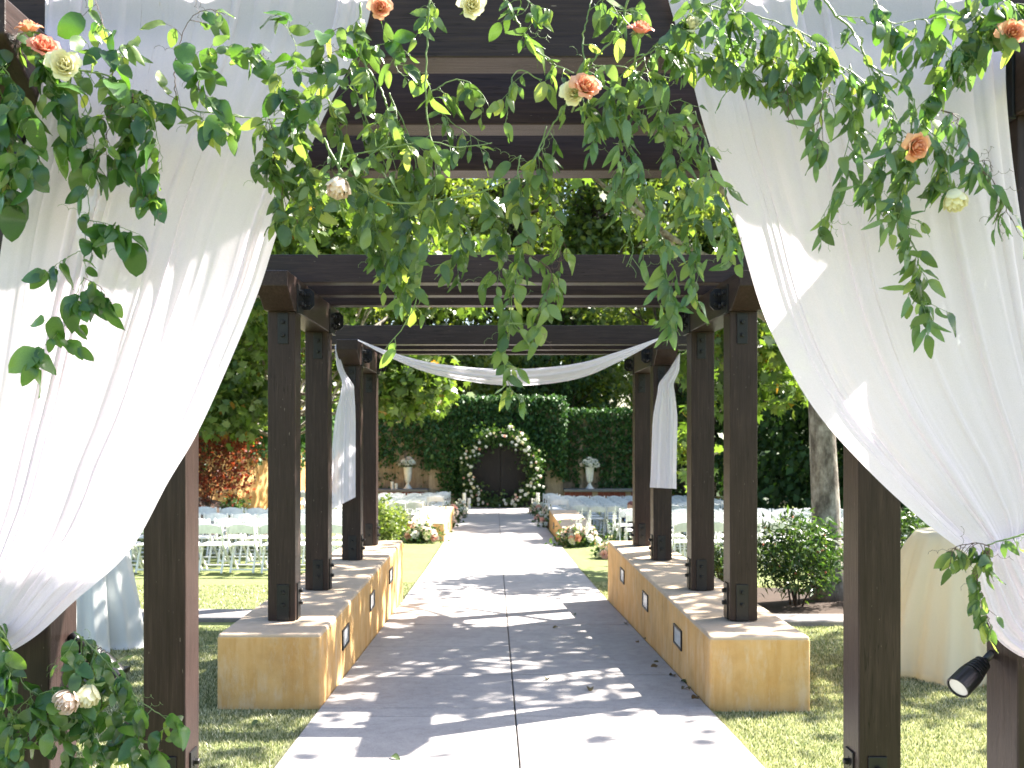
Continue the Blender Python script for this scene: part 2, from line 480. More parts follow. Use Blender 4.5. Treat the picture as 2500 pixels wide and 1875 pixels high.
kerb(2.14, 7.2, 22.1, 22.35, .10, "low kerb edging the sunken seating lawn")
bed = strip("planting_bed", 2.05, 9.0, 9.9, 13.0, MULCH, .012, 20, 12, .12); props(bed, "dark bark mulch bed behind the kerb", "planting bed", kind="structure")
bed = strip("planting_bed", -13.5, -4.9, 19.6, 26.5, MULCH, .012, 24, 20); props(bed, "mounded mulch bed below the curved wall", "planting bed", kind="structure")
bed = strip("planting_bed", 7.6, 15.5, 20.5, 30, MULCH, .012, 24, 20); props(bed, "shaded mulch bed under the dark evergreens", "planting bed", kind="structure")

# grass blades (turf pile) near the camera
def blades(n, X0, X1, Y0, Y1, h, seed):
    r = np.random.default_rng(seed)
    x = r.uniform(X0, X1, n); y = r.uniform(Y0, Y1, n)
    keep = ~((x > PX0 - .0) & (x < PX1 + .0)) & ~((x > -1.80) & (x < -1.1) & (y > 6.05) & (y < 11.55)) & ~((x > 1.36) & (x < 2.03) & (y > 6.0) & (y < 11.55))
    keep &= ~((y > 9.5) & (y < 10.4) & (np.abs(x) > 1.8))
    keep &= ~((x > 2.0) & (y > 9.8) & (y < 13.2))
    x = x[keep]; y = y[keep]; n = len(x)
    z = gz(x, y)
    t = r.uniform(0, 2 * PI, n); hh = h * r.uniform(.6, 1.15, n); w = .0019 * r.uniform(.7, 1.5, n) * (1 + y * .09)
    ln = hh * r.uniform(.2, .95, n); a = r.uniform(0, 2 * PI, n)
    B = np.stack([x, y, z], 1)
    sx = np.stack([np.cos(t) * w, np.sin(t) * w, np.zeros(n)], 1)
    T = B + np.stack([np.cos(a) * ln, np.sin(a) * ln, hh], 1)
    Vv = np.stack([B - sx, B + sx, T], 1).reshape(-1, 3)
    return Vv
Vb = [blades(270000, -4.3, 4.6, 4.5, 8.0, .024, 1), blades(130000, -5.2, 5.4, 8.0, 13.5, .026, 2)]
_r = np.random.default_rng(77)
for xe in (PX0, PX1):            # ragged edge where the pile leans over the slabs
    n = 9000; yy = _r.uniform(4.4, 21, n); xx = xe + np.sign(xe) * np.abs(_r.normal(0, .012, n)); zz = gz(xx, yy)
    kp = (yy < 6.0) | (yy > 11.55); yy = yy[kp]; xx = xx[kp]; zz = zz[kp]; n = len(xx)
    B = np.stack([xx, yy, zz], 1); T = B + np.stack([-np.sign(xe) * _r.uniform(-.01, .028, n), _r.normal(0, .012, n), _r.uniform(.028, .05, n)], 1)
    sx = np.stack([np.zeros(n), np.full(n, .003), np.zeros(n)], 1)
    Vb.append(np.stack([B - sx, B + sx, T], 1).reshape(-1, 3))
Vb = np.vstack(Vb)
gr = np_obj("grass", Vb, np.arange(len(Vb)).reshape(-1, 3), BLADE)
props(gr, "short bright green artificial grass pile on the lawn", "grass", kind="stuff")

# ------------------------------------------------------------------ pergolas
XL0, XL1 = -1.57, -1.38
XR0, XR1 = 1.62, 1.81
PD = .19
def hex_bolt(r, h):
    m = MB(); m.lathe([(r * 1.5, 0), (r * 1.5, .003), (r, .0032), (r, h * .8), (r * .8, h)], 6)
    return m.mesh("bolt", IRON)
BOLT = hex_bolt(.013, .022)
ROT_F = Matrix.Rotation(math.radians(90), 3, 'X')       # bolt axis towards -Y
ROT_PX = Matrix.Rotation(math.radians(90), 3, 'Y')      # towards +X
ROT_MX = Matrix.Rotation(math.radians(-90), 3, 'Y')

def pergola(Y1, zb, ztop, label, dys=(.2, .8, 1.37), bh=.197):
    Y2 = Y1 + 1.28
    root = thing("pergola", label, "pergola", (.12, Y1, zb[0]))
    for side, (x0, x1) in (("L", (XL0, XL1)), ("R", (XR0, XR1))):
        inner = x1 if side == "L" else x0
        sg = 1 if side == "L" else -1
        for yi, Y in enumerate((Y1, Y2)):
            z0 = zb[yi]
            m = MB(); m.box(x0, x1, Y, Y + PD, z0 + .004, ztop + .002)
            post = m.build("post", WOOD['Z'], root, bevel=.006)
            xc = (x0 + x1) / 2 + sg * .012
            # base plates
            m = MB(); m.box(xc - .042, xc + .042, Y - .009, Y + .004, z0 + .003, z0 + .255)
            pl = m.build("base_plate", IRON, root, bevel=.003)
            for dz in (.115, .2): place("bolt", BOLT, pl, (xc, Y - .008, z0 + dz), ROT_F)
            m = MB()
            xa, xb = (inner - .004, inner + .009) if sg > 0 else (inner - .009, inner + .004)
            m.box(xa, xb, Y + .05, Y + .14, z0 + .003, z0 + .255)
            pl = m.build("base_plate", IRON, root, bevel=.003)
            for dz in (.115, .2): place("bolt", BOLT, pl, (inner + sg * .008, Y + .095, z0 + dz), ROT_PX if sg > 0 else ROT_MX, 1.15)
            # strap under the header
            m = MB(); m.box(xc - .036, xc + .036, Y - .009, Y + .004, ztop - .225, ztop - .012)
            pl = m.build("strap", IRON, root, bevel=.003)
            for dz in (.075, .165): place("bolt", BOLT, pl, (xc, Y - .008, ztop - dz), ROT_F, 1.05)
            # saddle on the header side: plate, flange with bolts
            hi = inner + sg * .011
            m = MB()
            xa, xb = sorted((hi - sg * .003, hi + sg * .008))
            m.box(xa, xb, Y - .005, Y + .195, ztop - .004, ztop + .19)
            xa, xb = sorted((hi - sg * .003, hi + sg * .022))
            m.box(xa, xb, Y - .006, Y + .196, ztop - .013, ztop - .0045)
            pl = m.build("saddle_plate", IRON, root, bevel=.002)
            for dy in (.05, .14):
                for dz in (.06, .14): place("bolt", BOLT, pl, (hi + sg * .007, Y + dy, ztop + dz), ROT_PX if sg > 0 else ROT_MX, 1.3)
            m = MB()
            xa, xb = sorted((hi + sg * .0085, hi + sg * .085))
            c = .03
            zl, zh = ztop + .035, ztop + .185
            prof = [(xa, zl), (xb, zl), (xb, zh), (xa, zh)]
            if sg > 0: prof = [(xa, zl), (xb - c, zl), (xb, zl + c), (xb, zh - c), (xb - c, zh), (xa, zh)]
            else: prof = [(xa + c, zl), (xb, zl), (xb, zh), (xa + c, zh), (xa, zh - c), (xa, zl + c)]
            k = len(prof); yy = Y + .19
            m.add([(p[0], yy, p[1]) for p in prof] + [(p[0], yy + .009, p[1]) for p in prof],
                  [tuple(range(k)), tuple(range(2 * k - 1, k - 1, -1))] + [(q, q + k, (q + 1) % k + k, (q + 1) % k) for q in range(k)])
            fl = m.build("flange", IRON, root)
            for dz in (.075, .145): place("bolt", BOLT, fl, (hi + sg * .045, yy, ztop + dz), ROT_F, 1.1)
        # header with undercut ends
        hx0, hx1 = x0 - .011, x1 + .011
        ya, yb = Y1 - .29, Y2 + PD + .29
        zt, zbm = ztop + .234, ztop
        prof = [(ya, zt), (ya, zt - .104), (ya + .22, zbm), (yb - .22, zbm), (yb, zt - .104), (yb, zt)]
        m = MB(); k = 6
        m.add([(hx0, p[0], p[1]) for p in prof] + [(hx1, p[0], p[1]) for p in prof],
              [tuple(range(k)), tuple(range(2 * k - 1, k - 1, -1))] + [(q, (q + 1) % k, (q + 1) % k + k, q + k) for q in range(k)])
        o = m.build("header_beam", WOOD['Y'], root, bevel=.006)
        bmh = bmesh.new(); bmh.from_mesh(o.data); bmesh.ops.recalc_face_normals(bmh, faces=bmh.faces); bmh.to_mesh(o.data); bmh.free()
    for dy in dys:
        m = MB(); m.box(XL0 - .32, XR1 + .32, Y1 + dy, Y1 + dy + .14, ztop + .234 - .003, ztop + .234 + bh)
        m.build("cross_beam", WOOD['X'], root, bevel=.005)
    return root

BT = .194
pergola(2.92, (float(gz(-1.5, 3.0)), float(gz(-1.5, 4.3))), 2.471, "dark brown timber pergola hung with white curtains, vines and roses", (.13, .79, 1.43), .262)
pergola(6.50, (BT, BT), 2.333, "bare dark brown timber pergola standing on the near ends of the long benches")
pergola(9.65, (BT, BT), 2.197, "dark brown timber pergola with a white fabric swag tied across its front")

# ------------------------------------------------------------------ stucco benches
def stucco_block(x0, x1, y0, y1, zt, label, lights=None, inner=None, sg=1, cat="bench", grp=None):
    zb = float(min(zp(y0), zp(y1))) - .15
    root = thing("stucco_bench", label, cat, ((x0 + x1) / 2, y0, float(zp(y0))), grp)
    ny = 18; nxs = 6
    m = MB(); m.box(x0, x1, y0, y1, zb, zt - .014)
    m.build("bench_body", STUCCO, root, bevel=.02, seg=4)
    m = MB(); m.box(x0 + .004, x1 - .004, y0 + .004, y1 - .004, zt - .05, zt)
    m.build("bench_top", STUCCO_TOP, root, bevel=.018, seg=4)  # slab added over the one-piece bench to carry the painted sky-lit tone
    for (yc) in (lights or []):
        zc = zt - .225
        m = MB()
        xa, xb = sorted((inner - sg * .02, inner + sg * .012))
        w, h, t = .15, .075, .016
        m.box(xa, xb, yc - w, yc - w + t, zc - h, zc + h); m.box(xa, xb, yc + w - t, yc + w, zc - h, zc + h)
        m.box(xa, xb, yc - w + t, yc + w - t, zc - h, zc - h + t); m.box(xa, xb, yc - w + t, yc + w - t, zc + h - t, zc + h)
        fr = m.build("step_light", IRON, root, bevel=.003)
        m = MB(); xa, xb = sorted((inner - sg * .02, inner + sg * .005))
        m.box(xa, xb, yc - w + t, yc + w - t, zc - h + t, zc + h - t)
        m.build("lens", LENS, fr)
    return root
stucco_block(-1.80, -1.127, 6.09, 11.5, BT, "long ochre stucco bench left of the path with mottled stained end", [7.07, 8.6, 10.15], -1.127, 1)
stucco_block(1.374, 2.02, 6.03, 11.5, BT - .004, "long ochre stucco bench right of the path, in front of the bush", [7.07, 8.6, 10.15], 1.374, -1)
stucco_block(-1.97, -1.13, 20.9, 25.8, -.475, "short far stucco bench beside the pale leafy bush and white flowers", [22.6], -1.13, 1)
stucco_block(1.41, 2.12, 19.9, 24.6, -.475, "short far stucco bench with tall white flower spires at its end", [20.9, 22.6], 1.41, -1)

# ------------------------------------------------------------------ curtains
def drape(name, label, Lp, Rp, Y, folds, amp, nu=260, nv=170, seed=0, mat=None, tail=None, gather=.0, lean=0, cat="curtain", group=None):
    r = np.random.default_rng(seed)
    mat = mat or SHEER
    L = spline([W(x, y, Y) for x, y in Lp], nv); Q = spline([W(x, y, Y) for x, y in Rp], nv)
    u = np.linspace(0, 1, nu)
    ph = r.uniform(0, 2 * PI, 6)
    RID = [(q_, .004 + .02 * r.random() ** 1.6, r.uniform(-.7, 1.0), r.uniform(-.05, .05), r.uniform(0, 6.28)) for q_ in r.uniform(.01, .99, folds * 4)]
    V = np.zeros((nv, nu, 3))
    wid0 = np.linalg.norm(Q[0] - L[0])
    # uneven spacing of the folds along the width
    uu = u + .02 * np.sin(u * 9 + ph[0]) + .012 * np.sin(u * 23 + ph[1]); uu = (uu - uu[0]) / (uu[-1] - uu[0])
    for i in range(nv):
        wd = np.linalg.norm(Q[i] - L[i]); s = i / (nv - 1)
        P = L[i][None] * (1 - uu[:, None]) + Q[i][None] * uu[:, None]
        k = min(1.0, wd / wid0 * 1.1 + .18)
        d = .5 * np.sin(2 * PI * 2.3 * u + ph[0] + s * 1.2) + .35 * np.sin(2 * PI * 4.1 * u + ph[1] - s * .8)
        sh = np.zeros(nu)
        for (c_, w_, a_, dr, p_) in RID:
            e = (u - c_ - dr * s - .008 * np.sin(5 * s + p_)) / (w_ * (1.25 - .5 * s))
            g = np.exp(-e * e) * (.55 + .45 * math.sin(3 * s + p_))
            d += a_ * g; sh += a_ * g * e
        a_ = amp * k
        P[:, 1] -= d * a_ * .6
        dirv = (Q[i] - L[i]) / max(wd, 1e-6)
        P += dirv[None] * (sh * .018 * k * np.clip(np.sin(PI * u) * 4, 0, 1))[:, None]
        # sag between edges when swept aside
        P[:, 2] -= gather * np.sin(PI * u) * s * wd
        if lean:
            inn = np.abs(uu if lean > 0 else 1 - uu)
            t_ = np.clip((2.74 - P[:, 2]) / (.22 + 1.1 * np.clip(inn, 0, 1)), 0, 1); t_ = t_ * t_ * (3 - 2 * t_)
            yo = Y + .185 * (1 - t_)
            dy = P[:, 1] - Y
            k2 = (yo / Y)[:, None]
            P = np.array([0, 0, CAM_Z]) + (P - np.array([0, 0, CAM_Z])) * k2
            P[:, 1] = yo + np.minimum(dy, .0) * (1 - .3 * t_) + np.maximum(dy, 0) * t_ * .8
        V[i] = P
    VV = V.reshape(-1, 3)
    i, j = np.meshgrid(np.arange(nu - 1), np.arange(nv - 1)); a = (j * nu + i).ravel()
    F = np.stack([a, a + 1, a + nu + 1, a + nu], 1)
    if tail is not None:
        n2 = 70
        L2 = spline([W(x, y, Y - .03) for x, y in tail[0]], n2); Q2 = spline([W(x, y, Y - .03) for x, y in tail[1]], n2)
        nu2 = 70; u2 = np.linspace(0, 1, nu2)
        V2 = L2[:, None] * (1 - u2)[None, :, None] + Q2[:, None] * u2[None, :, None]
        dd = np.sin(u2 * 2 * PI * 6 + 1) * .6 + np.sin(u2 * 2 * PI * 10.3) * .35
        V2[:, :, 1] += dd[None] * .02 * np.linspace(.4, 1.2, n2)[:, None]
        b0 = len(VV); i, j = np.meshgrid(np.arange(nu2 - 1), np.arange(n2 - 1)); a = (j * nu2 + i).ravel() + b0
        VV = np.vstack([VV, V2.reshape(-1, 3)]); F = np.vstack([F, np.stack([a, a + 1, a + nu2 + 1, a + nu2], 1)])
    o = np_obj(name, VV, F, mat, smooth=True)
    return props(o, label, cat, group)

drape("curtain", "sheer white curtain swept aside to the left post of the near pergola",
      [(102, -160), (102, 0), (98, 150), (80, 240), (30, 420), (4, 560), (-25, 800), (-60, 1080), (-90, 1300), (-120, 1440)],
      [(830, -160), (806, 0), (780, 95), (692, 275), (612, 470), (560, 630), (490, 800), (425, 940), (365, 1040), (280, 1190), (160, 1300), (80, 1372), (0, 1422), (-110, 1490)],
      2.835, 11, .034, seed=3, gather=.03, lean=1)
drape("curtain", "sheer white curtain tied back to the right post with a vine",
      [(1405, -160), (1442, 0), (1488, 150), (1522, 280), (1588, 480), (1655, 690), (1750, 870), (1870, 1010), (2000, 1130), (2112, 1212), (2128, 1222)],
      [(2178, -160), (2178, 0), (2176, 150), (2190, 320), (2215, 500), (2255, 760), (2290, 950), (2290, 1060), (2265, 1110), (2235, 1140), (2222, 1150)],
      2.835, 11, .034, seed=8, gather=.03, lean=-1,
      tail=([(2126, 1205), (2106, 1235), (2122, 1300), (2150, 1372), (2195, 1412), (2250, 1440), (2300, 1500)],
            [(2222, 1150), (2240, 1190), (2280, 1250), (2320, 1300), (2360, 1340), (2400, 1370), (2450, 1420)]))

# fabric swag and tails on the far pergola
YS = 9.28
nu, nv = 90, 16
top = spline([W(772, 733, YS), W(850, 762, YS), (W(950, 786, YS)), W(1100, 797, YS), W(1240, 786, YS), W(1340, 758, YS), W(1428, 728, YS)], nu)
bot = spline([W(774, 736, YS), W(850, 776, YS), (W(950, 812, YS)), W(1100, 833, YS), W(1240, 820, YS), W(1340, 780, YS), W(1427, 732, YS)], nu)
VV = np.zeros((nv, nu, 3))
for i in range(nv):
    t = i / (nv - 1)
    VV[i] = top * (1 - t) + bot * t
    VV[i][:, 1] += -.05 * math.sin(t * PI) * np.sin(np.linspace(0, PI, nu)) + .018 * np.sin(t * 17 + np.linspace(0, 3, nu)) * np.sin(np.linspace(0, PI, nu))
i, j = np.meshgrid(np.arange(nu - 1), np.arange(nv - 1)); a = (j * nu + i).ravel()
sw = np_obj("fabric_swag", VV.reshape(-1, 3), np.stack([a, a + 1, a + nu + 1, a + nu], 1), SATIN, smooth=True)
props(sw, "white fabric swag drooping between the two front posts of the far pergola", "fabric swag")
def tail(label, Lp, Rp, seed, Y=9.5):
    drape("fabric_tail", label, Lp, Rp, Y, 2, .035, 50, 80, seed, SATIN, cat="fabric", gather=0)
tail("white fabric tail with a slanted point hanging on the left post of the far pergola",
     [(724, 745), (727, 790), (738, 825), (735, 850), (724, 900), (716, 980), (713, 1060), (714, 1101)],
     [(727, 745), (744, 800), (764, 832), (765, 842), (768, 900), (768, 980), (768, 1050), (768, 1074)], 5)
tail("white fabric tail with a frayed hem hanging on the right post of the far pergola",
     [(1464, 768), (1444, 800), (1424, 828), (1420, 850), (1411, 900), (1408, 960), (1406, 1020), (1404, 1053)],
     [(1469, 762), (1467, 800), (1456, 828), (1458, 850), (1463, 900), (1462, 960), (1461, 1020), (1461, 1056)], 6)

# ------------------------------------------------------------------ tables under cloths
def cloth_table(x, y, h, mat, label, seed, flare=.20, spill=.0):
    zb = float(gz(x, y)); r = random.Random(seed)
    root = thing("cocktail_table", label, "table", (x, y, zb))
    ph = [r.uniform(0, 6.28) for _ in range(5)]
    def fn(rr, z, t):
        s = max(0.0, (h - .012 - z) / h); s = min(1, s)
        f = (math.sin(9 * t + ph[0]) * .5 + math.sin(5 * t + ph[1]) * .4 + math.sin(14 * t + ph[2]) * .25 + .3 * math.sin(23 * t + ph[3]))
        return rr + f * .10 * s ** .7 * (1 if rr > .2 else 0) + (spill * max(0, math.sin(3 * t + ph[4])) if z < .015 else 0)
    prof = [(.05, h), (.22, h), (.325, h - .001), (.34, h - .008)]
    for k in range(1, 15):
        s = k / 14; prof.append((.345 + flare * s ** .85, (h - .02) * (1 - s) + .012))
    if spill: prof.append((.385 + flare + .05, .006))
    m = MB(); m.lathe(prof, 128, (x, y, zb), fn)
    o = m.build("tablecloth", mat, root, smooth=True)
    m = MB(); m.lathe([(.02, h - .04), (.32, h - .04), (.33, h - .03), (.32, h - .014), (.02, h - .014)], 32, (x, y, zb)); m.build("table_top", WOOD['X'], root)
    m = MB(); m.lathe([(.24, 0), (.24, .012), (.03, .03), (.03, h - .05), (.08, h - .045)], 20, (x, y, zb)); m.build("pedestal", IRON, root)
cloth_table(3.66, 7.38, 1.08, LINEN, "tall cocktail table under an ivory floor length cloth", 4, .36)
cloth_table(-3.72, 8.45, 1.08, LINENW, "tall cocktail table under a pale white cloth pooling on the grass", 9, .20, .16)

# ------------------------------------------------------------------ spot lights on the near posts
def spot(p, d, label, r0=.037):
    p = Vector(p); d = Vector(d).normalized()
    root = thing("spotlight", label, "spotlight", p)
    rot = frame(d.cross(Vector((0, 0, 1))), d)     # local z along d
    def put(name, prof, mat, par, n=24):
        m = MB(); m.lathe(prof, n)
        m.v = [tuple(rot @ Vector(v) + p) for v in m.v]
        return m.build(name, mat, par, smooth=False, bevel=.0008)
    prof = [(.012, -.01), (.020, .0)]
    z = .004
    for k in range(5):
        rr = .026 + .0022 * k
        prof += [(rr, z), (rr, z + .008), (rr - .006, z + .0085), (rr - .006, z + .0125)]; z += .013
    prof += [(r0 - .001, z), (r0, z + .01), (r0 + .001, .145), (r0 - .003, .147), (r0 - .004, .138), (.004, .137)]
    body = put("body", prof, BLACK, root)
    put("lens", [(.002, .1385), (r0 - .005, .1385), (r0 - .006, .1405), (.002, .1415)], LENS, root)
    m = MB(); m.tube([p - d * .008, p - d * .03 + Vector((.01 if p.x > 0 else -.01, 0, .012)), p + Vector((.045 if p.x > 0 else -.045, .005, .02))], [.012, .013, .012], 10)
    m.build("mounting_arm", BLACK, root, smooth=True)
spot((1.585, 3.06, .742), (-.78, -.42, -.47), "black finned spotlight clamped to the right near post")
spot((-1.335, 3.05, .80), (.62, .2, -.72), "black spotlight on the left near post half hidden by leaves")

# ------------------------------------------------------------------ drain grate
xg, yg = -3.05, 7.05
root = thing("drain_grate", "small dark drain grate set in the shaded grass", "drain", (xg, yg, float(gz(xg, yg))))
m = MB(); zt = float(gz(xg, yg)) + .03
for k in range(7): m.box(xg - .2 + k * .06, xg - .175 + k * .06, yg - .2, yg + .2, zt - .02, zt)
m.build("grille", IRON, root)
m = MB()
for a, b, c, d in ((-.23, .23, -.23, -.2), (-.23, .23, .2, .23), (-.23, -.2, -.2, .2), (.2, .23, -.2, .2)): m.box(xg + a, xg + b, yg + c, yg + d, zt - .03, zt + .003)
m.build("frame", IRON, root)

# ------------------------------------------------------------------ leaves
def leaf_mesh(name, mat, wmax, p=.75, fold=.25, droop=.25, twist=0.0, heart=False):
    st = [0, .07, .18, .34, .52, .70, .86, 1.0]
    v = []; f = []
    for t in st:
        w = wmax * math.sin(PI * t ** p) ** (.75 if not heart else .6)
        if t == 0: w = 0 if not heart else wmax * .35
        if t == 1: w = 0
        zc = -droop * t * t * .5 + .05 * math.sin(t * 5)
        yb = t - (.06 if heart and t == 0 else 0)
        tw = twist * t
        for sx in (-1, 0, 1):
            x = sx * w; z = zc + abs(sx) * w * fold + tw * x * .8 + (.03 * math.sin(9 * t + sx) if sx else 0)
            v.append((x, yb + (.0 if sx else 0), z))
    for i in range(len(st) - 1):
        a = i * 3
        f.append((a, a + 1, a + 4, a + 3)); f.append((a + 1, a + 2, a + 5, a + 4))
    m = MB(); m.add(v, f); return m.mesh(name, mat, True)
LV = {"oval": [], "heart": [], "narrow": []}
for k in range(9):
    q = random.Random(k)
    LV["oval"].append(leaf_mesh("leaf", VLEAF, q.uniform(.185, .275), q.uniform(.66, .82), q.uniform(-.35, .6), q.uniform(-.1, 1.0), q.uniform(-1.1, 1.1)))
    LV["heart"].append(leaf_mesh("leaf", VLEAFD, q.uniform(.28, .40), .6, q.uniform(-.3, .5), q.uniform(.0, .7), q.uniform(-.8, .8), True))
    LV["narrow"].append(leaf_mesh("leaf", VLEAFN, q.uniform(.115, .185), q.uniform(.7, .85), q.uniform(-.3, .6), q.uniform(.0, 1.2), q.uniform(-1.2, 1.2)))

def vine(label, strands, kind, size, seed, density=1.12, name="vine", ymin=None):
    """strands: list of (pixel polyline, depth, stem radius, twig length, number of twigs, leaves per twig, bias)"""
    r = random.Random(seed)
    first = W(*strands[0][0][0], strands[0][1])
    root = thing(name, label, "vine", first, "vines trailing over the near pergola")
    count = 0
    kinds = kind if isinstance(kind, list) else [kind]
    def leaf(p, d):
        nonlocal count
        if count >= 298: return
        count += 1
        k = r.choice(kinds)
        dv = Vector(d) * .75 + Vector((r.gauss(0, .42), r.gauss(0, .35), r.gauss(-.55, .38)))
        nv_ = Vector((r.gauss(.12, .55), r.gauss(-.85, .45), r.gauss(.45, .5)))
        if r.random() < .25: nv_ = Vector((r.gauss(0, 1), r.gauss(-.3, .8), r.gauss(.6, .6)))
        s = size * (.44 + .84 * r.random() ** .8) * (1.1 if k == 'heart' else 1.0) * (1.0 if k != "narrow" else 1.12)
        place("leaf", r.choice(LV[k]), root, p, frame(dv, nv_), s)
    for (pts, Y, rad, tl, nt, lpt, bias) in strands:
        sm = MB()
        C = spline([W(x, y, Y) for x, y in pts], max(10, len(pts) * 6))
        C[:, 1] += np.cumsum(np.array([r.gauss(0, .004) for _ in C])); C[:, 0] += np.array([r.gauss(0, .0015) for _ in C])
        n = len(C)
        sm.tube(C, [rad * (1 - .5 * i / n) for i in range(n)], 5)
        nt = int(round(nt * density))
        for q in range(nt):
            t = (q + r.uniform(.1, .9)) / nt
            i = min(n - 2, int(t * (n - 1)))
            p = Vector(C[i]); td = Vector(C[i + 1] - C[i]).normalized()
            side = Vector((r.gauss(0, .8), r.gauss(-.25, .45), r.gauss(0, .5)))
            d = (td * .35 + side * .6 + Vector(bias)).normalized()
            ln = tl * r.uniform(.45, 1.3)
            pts2 = [p]; dd = d.copy()
            for k in range(4):
                dd = (dd + Vector((r.gauss(0, .22), r.gauss(0, .15), r.gauss(-.12, .2)))).normalized()
                pts2.append(pts2[-1] + dd * ln / 4)
            sm.tube(pts2, [max(.0011, rad * .45), max(.001, rad * .42), max(.0009, rad * .36), .0008, .0006], 4)
            m_ = max(2, int(round(lpt * r.uniform(.7, 1.3))))
            for k in range(m_):
                tt = (k + 1) / m_ * 4; a = int(min(3, tt)); fr_ = tt - a
                lp = pts2[a] * (1 - fr_) + pts2[min(4, a + 1)] * fr_
                leaf(lp, (dd if k == m_ - 1 else dd * .4 + Vector((r.choice((-1, 1)) * .55, 0, 0))))
            if r.random() < .22:      # curling tendril
                tp = [pts2[2]]; ax = Vector((r.gauss(0, 1), -.3, r.gauss(-.3, .6))).normalized()
                for k in range(14):
                    tp.append(pts2[2] + ax * (.006 * k) + Vector((math.cos(k * 1.3), .3, math.sin(k * 1.3))) * .006)
                sm.tube(tp, .0006, 3)
        sm.build("stem", STEM if rad > .0019 or r.random() < .4 else STEMR, root, smooth=True)
    return root

D = (0, 0, -.45); U = (0, 0, .35); N0 = (0, 0, 0); DL = (-.3, 0, -.4)
Yv = 2.72
# left garland
vine("leafy vine garland running along the top of the left curtain with upright sprigs",
     [([(-30, 60), (60, 100), (140, 140), (176, 149), (232, 161), (299, 202), (385, 222), (467, 239), (530, 245), (583, 258), (635, 243), (695, 209), (740, 170), (790, 100)], Yv, .0030, .09, 26, 4, (0, 0, -.1)),
      ([(240, 162), (232, 110), (222, 70), (205, 8), (196, -20)], Yv, .0016, .05, 9, 2, N0),
      ([(240, 120), (265, 105), (300, 108)], Yv, .0014, .04, 3, 2, N0),
      ([(380, 215), (380, 150), (395, 80), (420, 38), (455, 22), (490, 36)], Yv, .0016, .05, 9, 2, N0),
      ([(420, 215), (450, 150), (485, 125), (530, 120), (560, 100)], Yv, .0016, .06, 11, 3, N0),
      ([(590, 250), (600, 180), (640, 110), (625, 70), (620, 50)], Yv, .0016, .06, 8, 3, N0),
      ([(700, 205), (690, 140), (700, 90), (740, 70)], Yv, .0016, .06, 8, 3, N0)],
     ["oval", "oval", "heart"], .062, 21)
vine("long single vine strand of heart leaves trailing down the left curtain",
     [([(168, 190), (192, 276), (205, 336), (192, 411), (192, 475), (177, 542), (181, 598)], Yv, .0018, .035, 7, 1.6, D),
      ([(192, 475), (225, 483), (262, 492), (300, 505)], Yv, .0014, .05, 6, 2.2, D),
      ([(177, 542), (140, 560), (110, 590), (95, 600)], Yv, .0012, .04, 3, 2, D),
      ([(181, 598), (165, 640), (150, 690), (110, 730), (80, 770)], Yv, .0014, .06, 8, 2.6, D),
      ([(181, 600), (215, 620), (250, 665)], Yv, .0012, .04, 4, 2, D)],
     ["heart"], .068, 22)
vine("dark vine cluster hanging from the garland in front of the left curtain",
     [([(285, 200), (285, 250), (270, 310), (288, 360), (330, 410), (358, 445)], Yv, .0016, .06, 14, 3, D),
      ([(300, 205), (330, 260), (345, 310), (350, 370)], Yv - .02, .0014, .06, 9, 2.4, D),
      ([(250, 180), (240, 240), (235, 290), (225, 330)], Yv, .0014, .06, 7, 2.4, D)],
     ["oval", "heart"], .060, 23)
vine("broad heart leaved vine bunched over the left post beside the coral rose",
     [([(-30, 40), (20, 60), (70, 100), (110, 170), (140, 230), (150, 310)], Yv - .04, .0025, .08, 13, 3, D),
      ([(-20, 110), (30, 180), (60, 250), (70, 330), (60, 370)], Yv - .05, .0020, .08, 12, 3, D),
      ([(-20, 200), (5, 290), (15, 360), (5, 440)], Yv - .04, .0018, .07, 11, 2.6, D)],
     ["heart", "heart", "oval"], .074, 24)
vine("vine cluster hanging past the slanted inner edge of the left curtain",
     [([(583, 258), (600, 320), (606, 390), (615, 440), (640, 475)], Yv, .0016, .07, 15, 3.2, D),
      ([(640, 245), (650, 300), (665, 350), (670, 420), (690, 470)], Yv + .05, .0016, .07, 15, 3.2, D),
      ([(575, 255), (565, 320), (570, 370)], Yv, .0014, .05, 7, 2.6, D)],
     ["oval"], .060, 25)
vine("dense mass of vines hanging before the beams beside the left curtain",
     [([(779, 7), (779, 97), (788, 138), (828, 202), (837, 254), (833, 314)], Yv, .0040, .10, 10, 3.5, D),
      ([(700, 180), (720, 250), (740, 310), (770, 370), (790, 440), (800, 500)], Yv + .1, .0025, .10, 15, 4, D),
      ([(760, 180), (790, 250), (820, 330), (850, 400), (860, 470), (850, 560), (870, 620)], Yv + .14, .0025, .10, 19, 4, D),
      ([(840, 200), (870, 260), (890, 320), (900, 400), (905, 460)], Yv + .1, .0025, .10, 14, 4, D),
      ([(730, 340), (820, 322), (940, 314), (985, 325), (1063, 314)], Yv, .0026, .07, 7, 2.4, D)],
     ["oval"], .062, 26)
